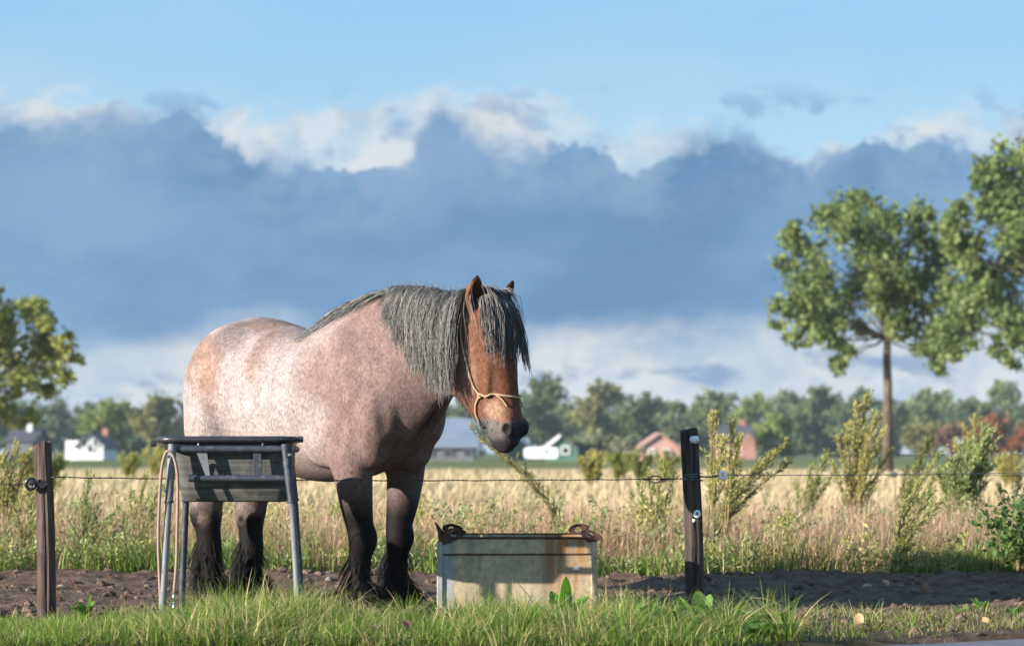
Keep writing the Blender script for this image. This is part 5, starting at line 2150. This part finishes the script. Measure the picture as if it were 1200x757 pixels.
    gr = rng.random(N) < np.clip((n2 - .44) * 3.0, .04, .75)
    cols[gr] = lerp_cols((0.15, 0.18, 0.045), (0.36, 0.34, 0.12), rng.random(gr.sum()))
    ang = rng.normal(.3, 1.5, N)
    bend = np.abs(rng.normal(.40, .38, N))
    wd = .0026 + .0034 * rng.random(N)
    base = np.stack([x, y, scatter_z(x, y) - .01], 1)
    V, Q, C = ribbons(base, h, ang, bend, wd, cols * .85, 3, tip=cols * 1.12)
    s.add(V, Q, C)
    # seed heads: feathery tufts near the tip of a third of the stems
    sel = np.flatnonzero(rng.random(N) < .24)
    for k in range(2):
        tt = .84 + .08 * k
        off = bend[sel] * h[sel] * tt ** 1.7
        zz = h[sel] * tt * (1 - .38 * np.clip(bend[sel], 0, 1.6) * tt)
        p = base[sel] + np.stack([np.cos(ang[sel]) * off, np.sin(ang[sel]) * off, zz], 1)
        V, Q, C = ribbons(p, .03 + .04 * rng.random(len(sel)), rng.random(len(sel)) * 6.28, np.abs(rng.normal(.5, .3, len(sel))), .003 + .004 * rng.random(len(sel)),
                          lerp_cols((0.36, 0.21, 0.14), (0.64, 0.46, 0.31), rng.random(len(sel))), 2)
        s.add(V, Q, C)
    tag(s.build('dry_grass', STRAW), 'tall reddish tan dry grass behind the horse', 'grass', kind='stuff')

    # pale straw field behind it
    s = Soup()
    N = 72000
    y = 21 + 58 * rng.random(N) ** 1.7
    x = rng.uniform(-1, 1, N) * (y * .28 + 2)
    P = np.stack([x * .35, y * .5, np.zeros(N)], 1)
    nn = vnoise(P + 30, .8, 61, 4)
    k = rng.random(N) < np.clip((nn - .28) * 4, .1, 1)
    x, y, nn = x[k], y[k], nn[k]
    N = len(x)
    cols = lerp_cols((0.36, 0.265, 0.145), (0.62, 0.505, 0.315), np.clip(rng.random(N) * .6 + nn * .5, 0, 1))
    gr = rng.random(N) < .08
    cols[gr] = (0.20, 0.20, 0.07)
    V, Q, C = ribbons(np.stack([x, y, scatter_z(x, y)], 1), (.16 + .22 * rng.random(N)) * (.6 + .8 * nn), rng.normal(.2, 1.2, N), np.abs(rng.normal(.5, .3, N)), .010 + .0012 * y * rng.random(N), cols, 2)
    s.add(V, Q, C)
    tag(s.build('straw_field', STRAW), 'pale straw coloured field behind the tall dry grass', 'grass', kind='stuff')


build_grass()


# ------------------------------------------------------------------ tall weeds
def plume_weed(label, base_px, d, tips, cols, seed, stem_c=(0.20, 0.155, 0.07), leaf=.036, fluff=1.0, name='plume_weed', bare=.25, group='tall weeds in the dry grass'):
    """tips: image points where the main shoots end; each shoot carries upright side sprays of small leaves and buds"""
    rng = np.random.default_rng(seed)
    b0 = ground_pt(base_px, d)
    root = empty(name, b0)
    tag(root, label, 'weed', group)
    stem = MB()
    s = Soup()
    for tx, ty, spread in tips:
        p = at(tx, ty, d + rng.normal(0, .12))
        tip = np.array((p.x - b0[0], p.y - b0[1], p.z))
        st = rng.normal(0, .02, 3)
        st[2] = 0
        mid = tip * .5 + np.array((-tip[0] * .16, 0, tip[2] * .04))
        S = catmull([st, mid, tip], 12)
        stem.tube([tuple(q) for q in S], list(np.linspace(.0085, .0018, len(S))), 6)
        L = np.linalg.norm(tip)
        nb = int(44 * L * fluff)
        for j in range(nb):
            t = bare + (1 - bare) * (j + rng.random()) / nb
            i = min(int(t * (len(S) - 1)), len(S) - 2)
            o = S[i] + (S[i + 1] - S[i]) * (t * (len(S) - 1) - i)
            ax = (S[i + 1] - S[i])
            ax = ax / np.linalg.norm(ax)
            d3 = rng.normal(size=3)
            d3 -= ax * d3.dot(ax)
            d3 /= np.linalg.norm(d3)
            ln = spread * 1.9 * (1.05 - t) ** .6 * rng.uniform(.35, 1.15) * L + .02
            dirv = ax * 1.0 + d3 * rng.uniform(.2, .75) + np.array((.18, 0, .1))
            dirv /= np.linalg.norm(dirv)
            e = o + dirv * ln + np.array((0, 0, ln * .15))
            if ln > .05:
                stem.tube([tuple(o), tuple((o + e) / 2 + d3 * ln * .06), tuple(e)], [.0028, .002, .001], 4, cap=False)
            k = int(5 + ln * 150)
            u = rng.random(k) ** .8
            Pp = o + (e - o) * u[:, None] + rng.normal(0, .006, (k, 3))
            tone = np.clip(rng.random(k) * .7 + .3 * t, 0, 1)
            s.leaves(Pp, leaf * rng.uniform(.45, 1.1, k), lerp_cols(cols[0], cols[1], tone), rng, .26, .15, np.tile(dirv, (k, 1)))
    sm = WEED_STEM
    stem.build('stem', sm, root, smooth=True)
    s.build('foliage', LEAF, root)
    return root


WEED_STEM = flat_mat('weed_stem', (0.20, 0.155, 0.07), .8, .2, 0, .3, 20)
OLIVE = [(0.145, 0.165, 0.040), (0.39, 0.41, 0.14)]
YELLOW = [(0.22, 0.205, 0.055), (0.52, 0.48, 0.18)]
GREENW = [(0.12, 0.175, 0.055), (0.38, 0.42, 0.18)]
DARKO = [(0.12, 0.125, 0.04), (0.36, 0.34, 0.12)]


def build_herbs():
    """low green and olive herbs scattered through the dry grass"""
    rng = np.random.default_rng(91)
    s = Soup()
    for i in range(310):
        y = 15.4 + 5.5 * rng.random() ** 1.7
        x = rng.uniform(-1, 1) * (y * .23 + .4)
        z = ground_z(np.array([x]), np.array([y]))[0]
        hgt = rng.uniform(.15, .5) * (1 if y > 16 else .6)
        pal = (OLIVE, GREENW, YELLOW, GREENW)[rng.integers(0, 4)]
        for j in range(rng.integers(3, 7)):
            tip = np.array((rng.normal(.06, .12), rng.normal(0, .1), hgt * rng.uniform(.6, 1.1)))
            k = int(60 * hgt / .3)
            u = rng.random(k)
            sp = (.015 + .06 * (1 - u))[:, None]
            P = np.array((x, y, z)) + tip * u[:, None] + rng.normal(0, 1, (k, 3)) * sp * np.array((1, 1, .5))
            s.leaves(P, .045 * rng.uniform(.5, 1.2, k), lerp_cols(pal[0], pal[1], rng.random(k)), rng, .35, .5)
    tag(s.build('wild_herbs', LEAF), 'low green herbs growing through the dry grass', 'weeds', kind='stuff')


def build_weeds():
    build_herbs()
    D = 20.0
    plume_weed('bushy yellow plume weed with a thick stalk right of centre of the weeds', 1000, D, [(1016, 466, .11), (1003, 480, .11), (991, 500, .11), (981, 516, .10), (1025, 490, .11), (1034, 506, .10), (1043, 528, .10), (1012, 520, .12), (975, 545, .10)], YELLOW, 1)
    plume_weed('slender olive weed leaning right just left of the big plume weed', 938, D + .6, [(968, 532, .12), (950, 548, .12), (976, 556, .12), (960, 565, .12), (932, 570, .12)], OLIVE, 2)
    plume_weed('upright yellow plume weed directly right of the black fence post', 832, 15.8, [(834, 489, .10), (846, 520, .12)], YELLOW, 3, bare=.4)
    plume_weed('second upright plume weed a little right of the black fence post', 848, 16.2, [(858, 499, .10), (866, 515, .10)], YELLOW, 4, bare=.4)
    plume_weed('dark olive weed leaning far over to the right behind the white insulator', 828, 17.2, [(920, 522, .09), (906, 530, .08), (890, 546, .09), (868, 562, .08), (924, 542, .07)], DARKO, 5, bare=.35)
    plume_weed('olive plume weed leaning right between two fence wires', 1050, D, [(1090, 517, .12), (1104, 530, .12), (1112, 545, .11), (1075, 540, .12), (1062, 552, .12)], OLIVE, 6)
    plume_weed('low olive weed leaning right below the thin bright wire', 1045, 15.6, [(1092, 578, .14), (1075, 568, .14), (1100, 592, .14), (1060, 590, .14)], OLIVE, 7, bare=.15)
    plume_weed('bright green bushy weed at the right', 1125, D - .4, [(1155, 512, .22), (1135, 530, .24), (1118, 545, .22), (1148, 545, .24), (1100, 558, .2)], GREENW, 8, fluff=1.6, bare=.15, leaf=.05)
    plume_weed('tall yellow tipped weed behind the bright green weed', 1135, 22.0, [(1142, 493, .11), (1130, 504, .11), (1152, 508, .11), (1120, 520, .11)], YELLOW, 9)
    plume_weed('plume weed bent to the left under the muzzle of the horse', 672, 17.2, [(553, 503, .055), (566, 516, .05)], DARKO[:1] + [(0.40, 0.36, 0.13)], 10, bare=.22)
    plume_weed('yellow green weed at the left edge of the picture', 5, 18.0, [(18, 525, .13), (-8, 530, .13), (32, 540, .13), (5, 535, .13), (42, 560, .13), (24, 560, .13)], YELLOW, 11, bare=.15)
    plume_weed('pale green nettle like weed right of the brown fence post', 98, 15.8, [(104, 562, .16), (96, 590, .2), (112, 600, .2), (82, 612, .2), (125, 606, .2), (140, 622, .2)], GREENW, 12, bare=.1)
    plume_weed('olive weed leaning right in front of the left end of the feeder', 160, 16.5, [(188, 570, .13), (170, 560, .13), (152, 580, .13), (180, 590, .13), (138, 596, .13)], OLIVE, 13, bare=.1)
    plume_weed('olive weed just left of the brown fence post', 30, 16.0, [(38, 585, .2), (18, 595, .2)], OLIVE, 14, bare=.1)
    plume_weed('low olive weed left of the black fence post', 765, 17.5, [(777, 545, .12), (760, 556, .12), (790, 560, .12), (748, 570, .12)], OLIVE, 15, bare=.15)
    plume_weed('pale green weed stem at the right edge', 1180, D, [(1196, 560, .16), (1172, 575, .18), (1212, 565, .18)], GREENW, 16, bare=.1)
    plume_weed('thin green weed left of the muzzle weed', 700, 16.0, [(706, 600, .14), (694, 612, .16)], GREENW, 17, bare=.1)
    # yellowish hedge-like weeds beyond the straw, standing against the far trees
    rng = np.random.default_rng(5)
    FW = ['blurred olive weed at the far field edge right of the white farmhouse', 'blurred yellow weed at the far field edge under the olive tree', 'blurred olive weed at the far field edge nearest the feeder rim',
          'blurred yellow weed at the far field edge behind the left rim of the feeder', 'blurred olive weed just right of the top of the brown post', 'blurred yellow weed behind the brown post top',
          'blurred olive weed in front of the low whitish shed', 'blurred yellow weed in front of the pale grey green bush', 'blurred olive weed in front of the pink brick house',
          'blurred yellow weed right of the white caravan', 'blurred olive weed between the pink house and the black post', 'blurred yellow weed at the far field edge at the right edge']
    for i, (px, d, top) in enumerate(((150, 60, 536), (180, 64, 530), (205, 58, 534), (225, 62, 532), (60, 40, 540), (35, 44, 537), (725, 55, 535), (700, 60, 534), (750, 52, 536), (690, 48, 540), (780, 50, 537),
                                      (1180, 45, 540))):
        plume_weed(FW[i], px, d, [(px + rng.uniform(-6, 6), top, .3), (px - 9, top + 3, .3), (px + 10, top + 2, .3)], YELLOW if i % 2 else OLIVE, 50 + i,
                   leaf=.12, fluff=.55, name='field_weed', bare=.1, group='weeds at the far side of the straw field')


build_weeds()


# ------------------------------------------------------------------ broad leaved plants, dandelion, fallen leaves
def broad_leaf(mb, o, dirx, ln, wd, up, droop, n=6):
    """one leaf blade with a raised midrib fold"""
    d = Vector((math.cos(dirx), math.sin(dirx), 0))
    sd_ = Vector((-d.y, d.x, 0))
    rows = []
    for i in range(n + 1):
        t = i / n
        p = Vector(o) + d * (ln * t * math.cos(up) * (1 - .1 * t)) + Vector((0, 0, ln * (math.sin(up) * t - droop * t * t)))
        w_ = wd * (math.sin(PI * min(1, .12 + .88 * t)) ** .8) * (1 if i < n else .1)
        rows.append([p - sd_ * w_ / 2 + Vector((0, 0, w_ * .18)), p, p + sd_ * w_ / 2 + Vector((0, 0, w_ * .18))])
    vs = [p for r_ in rows for p in r_]
    fs = []
    for i in range(n):
        for k in range(2):
            fs.append((i * 3 + k, i * 3 + k + 1, (i + 1) * 3 + k + 1, (i + 1) * 3 + k))
    mb.add(vs, fs)


def leaf_mat2(name, c, tr=.3):
    m = leaf_material(name, tr, .5)
    g = NT(m.node_tree)
    n1 = g.noise(obj_co(g), 30, 4, .6)
    col = g.mix(g.step(n1, .3, .7), tuple(v * .7 for v in c), tuple(v * 1.25 for v in c))
    for nd in m.node_tree.nodes:
        if nd.type == 'BSDF_PRINCIPLED':
            g.l.new(col, nd.inputs['Base Color'])
        if nd.type == 'HUE_SAT':
            g.l.new(col, nd.inputs['Color'])
    return m


def build_small():
    rng = np.random.default_rng(15)
    dock = leaf_mat2('dock_leaf', (0.12, 0.27, 0.03))
    weed = leaf_mat2('herb_leaf', (0.12, 0.21, 0.045))
    rust = leaf_mat2('dead_leaf', (0.24, 0.105, 0.05), .15)
    tan = leaf_mat2('tan_dead_leaf', (0.36, 0.22, 0.12), .15)

    def plant(px, py, d, n, ln, wd, up, mat, label, name='broadleaf_plant', cat='plant'):
        p = at(px, py, d)
        z = ground_z(np.array([p.x]), np.array([d]))[0]
        root = empty(name, (p.x, d, z))
        tag(root, label, cat, 'small broad leaved plants')
        if px < 920:
            root.scale = (1.45, 1.45, 1.35)
        for i in range(n):
            b = MB()
            a = i * 2.4 + rng.random()
            broad_leaf(b, (math.cos(a) * .008, math.sin(a) * .008, -.005), a, 1.25 * ln * rng.uniform(.6, 1.1), 1.25 * wd * rng.uniform(.7, 1.1), R(min(80, up + 14)) * rng.uniform(.7, 1.15), rng.uniform(.15, .5))
            b.build('leaf', mat, root, smooth=True)
        return root
    plant(661, 708, 11.5, 9, .17, .055, 74, dock, 'bright green dock with upright leaves in front of the trough')
    plant(632, 722, 10.9, 8, .12, .045, 50, dock, 'lower dock rosette left of the upright dock')
    plant(745, 715, 10.9, 11, .13, .05, 48, weed, 'leafy herb right of the trough')
    plant(778, 722, 10.7, 10, .12, .05, 42, weed, 'leafy herb between the trough and the black post')
    plant(822, 712, 11.2, 12, .13, .045, 58, weed, 'leafy herb at the foot of the black post')
    plant(868, 722, 10.8, 11, .12, .05, 45, weed, 'leafy herb right of the foot of the black post')
    plant(905, 735, 10.6, 11, .12, .05, 42, weed, 'dark leafy herb at the right end of the verge grass')
    plant(885, 748, 10.3, 10, .11, .05, 38, weed, 'dark leafy herb at the bottom edge below the black post')
    plant(1150, 712, 12.0, 12, .11, .03, 50, weed, 'small thistle like plant on the bare earth at the right')
    plant(1128, 722, 11.7, 9, .08, .028, 40, weed, 'low plant left of the small thistle like plant')
    plant(1190, 718, 11.8, 9, .09, .03, 42, weed, 'low plant on the bare earth at the right edge')
    plant(98, 718, 11.5, 10, .11, .03, 60, weed, 'leafy green plant right of the foot of the brown post')
    plant(232, 722, 10.7, 9, .12, .03, 42, dock, 'dandelion rosette beside the yellow flower')
    # bush at the right edge
    s = Soup()
    b0 = ground_pt(1195, 15.3)
    root = empty('leafy_bush', b0)
    tag(root, 'dark green leafy bush at the right edge behind the bare earth', 'bush')
    st = MB()
    for i in range(26):
        a = rng.random() * 6.28
        e = np.array((math.cos(a) * .28 * rng.random() ** .5, math.sin(a) * .2, .18 + .30 * rng.random()))
        st.tube([(0, 0, 0), tuple(e * np.array((.4, .4, .55))), tuple(e)], [.006, .004, .002], 5)
        P = e + rng.normal(0, .06, (46, 3)) * np.array((1, 1, .8))
        s.leaves(P, .05 * rng.uniform(.6, 1.2, 46), lerp_cols((0.03, 0.065, 0.018), (0.12, 0.19, 0.05), rng.random(46)), rng, .6, .1)
    st.build('stem', WEED_STEM, root, smooth=True)
    s.build('foliage', LEAF, root)
    # yellow flowers
    ym = flat_mat('yellow_petals', (0.75, 0.50, 0.03), .6, .2, 0, .15)
    for px, py, d, lab in ((207, 727, 10.7, 'yellow dandelion flower at the foot of the feeder leg'), (192, 740, 10.4, 'small yellow flower low in the grass left of the dandelion')):
        p = at(px, py, d)
        z = ground_z(np.array([p.x]), np.array([d]))[0]
        root = empty('dandelion', (p.x, d, z))
        tag(root, lab, 'flower')
        b = MB()
        b.tube([(0, 0, 0), (.004, 0, (p.z - z) * .6), (.002, -.006, p.z - z)], .0022, 5)
        b.build('stalk', GRASS_STALK, root, smooth=True)
        f = MB()
        for ring, (n, r_, zz) in enumerate(((13, .022, .0), (11, .017, .004), (8, .011, .007))):
            for j in range(n):
                a = 2 * PI * j / n + ring
                dd = Vector((math.cos(a), math.sin(a) * .85, .25))
                sd_ = Vector((-math.sin(a), math.cos(a), 0)) * .004
                o = Vector((.002, -.006, p.z - z + zz))
                f.add([o, o + dd * r_ * .6 + sd_, o + dd * r_, o + dd * r_ * .6 - sd_], [(0, 1, 2, 3)])
        f.build('flower_head', ym, root)
    # fallen leaves
    shapes = []
    for k in range(3):
        b = MB()
        broad_leaf(b, (0, 0, 0), 0, .065 + .012 * k, .042 + .006 * k, R(8 + 8 * k), .18 * k + .1, 5)
        me = bpy.data.meshes.new('fallen_leaf')
        me.from_pydata([tuple(v) for v in b.v], [], b.f)
        shapes.append(me)
    mats = [rust, tan]
    meshes = []
    for me in shapes:
        for m in mats:
            c = me.copy()
            c.materials.append(m)
            c.polygons.foreach_set('use_smooth', np.ones(len(c.polygons), bool))
            meshes.append(c)
    spots = [(1018, 738, 1), (1008, 741, 1), (1030, 737, 1), (1022, 743, 1), (936, 737, 0), (942, 731, 0), (352, 742, 0), (440, 738, 1), (375, 744, 0), (295, 748, 0), (604, 750, 0), (545, 748, 0),
             (1000, 728, 0), (1110, 742, 0), (1160, 735, 1), (160, 745, 1), (12, 744, 0), (90, 748, 1), (240, 746, 1), (420, 748, 0), (700, 750, 1), (980, 742, 0), (255, 736, 1), (470, 728, 0), (140, 688, 0),
             (112, 690, 1), (85, 694, 0), (760, 690, 1), (990, 690, 0), (1040, 688, 1), (1085, 690, 0), (860, 694, 0), (905, 700, 0)]
    # where each lies, in words
    words = ['orange brown fallen leaf in the little heap at the bottom right', 'brown fallen leaf lying on bare earth', 'brown fallen leaf caught in the verge grass']
    for i, (px, py, k) in enumerate(spots):
        d = CAM_H * FPX / (py - HORIZON)
        p = at(px, py, d)
        z = ground_z(np.array([p.x]), np.array([d]))[0]
        grass = px < 920 and py > 725
        o = bpy.data.objects.new('fallen_leaf', meshes[(i % 3) * 2 + k])
        COL.objects.link(o)
        q = at(px, py, 10.25)
        o.location = (q.x, 10.25, max(q.z, .035)) if grass else (p.x, d, z + .008)
        o.rotation_euler = (rng.normal(0, .5), rng.normal(0, .5), rng.random() * 6.28)
        where = ('below the brown post', 'left of the feeder', 'below the feeder', 'below the fore feet of the horse', 'below the trough', 'below the black post', 'right of the black post', 'at the lower right')[
            0 if px < 125 else 1 if px < 190 else 2 if px < 365 else 3 if px < 500 else 4 if px < 720 else 5 if px < 850 else 6 if px < 990 else 7]
        tone = 'rusty' if k == 0 else 'tan'
        wd_ = words[0] if i < 4 else ('%s fallen leaf in the verge grass %s' if grass else '%s fallen leaf on the bare earth %s') % (tone, where)
        tag(o, wd_, 'leaf', ('leaves in the heap at the bottom right', 'leaves on the bare earth', 'leaves in the verge grass')[0 if i < 4 else 2 if grass else 1])
    # dry stalks leaning over the bare earth and the twig in front of the trough
    tw = flat_mat('dry_twig', (0.20, 0.13, 0.085), .8, .2, 0, .3, 30)
    for px0, py0, px1, py1, d, lab in ((634, 726, 607, 683, 11.9, 'thin dark twig leaning against the trough'), (945, 722, 905, 735, 11.7, 'dry stalk lying over the earth right of the black post'),
                                       (880, 700, 925, 715, 12.2, 'arched dry stalk right of the foot of the black post'), (920, 745, 945, 712, 11.2, 'upright broken dry stalk at the end of the verge'),
                                       (168, 742, 170, 710, 11.3, 'dry straw standing left of the feeder leg'), (392, 722, 412, 668, 12.4, 'dry stalk leaning against the right fore foot'),
                                       (742, 694, 790, 688, 13.0, 'curved dry stalk left of the foot of the black post')):
        a, b_ = at(px0, py0, d), at(px1, py1, d)
        m_ = MB()
        mid = (a + b_) / 2 + Vector((.0, 0, .02))
        P = catmull([tuple(a), tuple(mid), tuple(b_)], 6)
        m_.tube([tuple(q) for q in P], list(np.linspace(.0035, .0018, len(P))), 5)
        o = m_.build('dry_stalk', tw, None, smooth=True)
        tag(o, lab, 'stalk')


GRASS_STALK = flat_mat('green_stalk', (0.11, 0.16, 0.04), .7, .2)
build_small()
# ------------------------------------------------------------------ the air
def build_haze():
    b = MB()
    b.box((0, 1000, 8.4), (3400, 3600, 21.3))
    o = b.build('haze', None)
    m = bpy.data.materials.new('haze_air')
    m.use_nodes = True
    n = m.node_tree.nodes
    n.clear()
    out = n.new('ShaderNodeOutputMaterial')
    v = n.new('ShaderNodeVolumePrincipled')
    v.inputs['Color'].default_value = (0.72, 0.82, 0.95, 1)
    v.inputs['Density'].default_value = 0.00021
    v.inputs['Anisotropy'].default_value = 0.0
    m.node_tree.links.new(v.outputs[0], out.inputs['Volume'])
    o.data.materials.append(m)
    tag(o, kind='stuff')


build_haze()
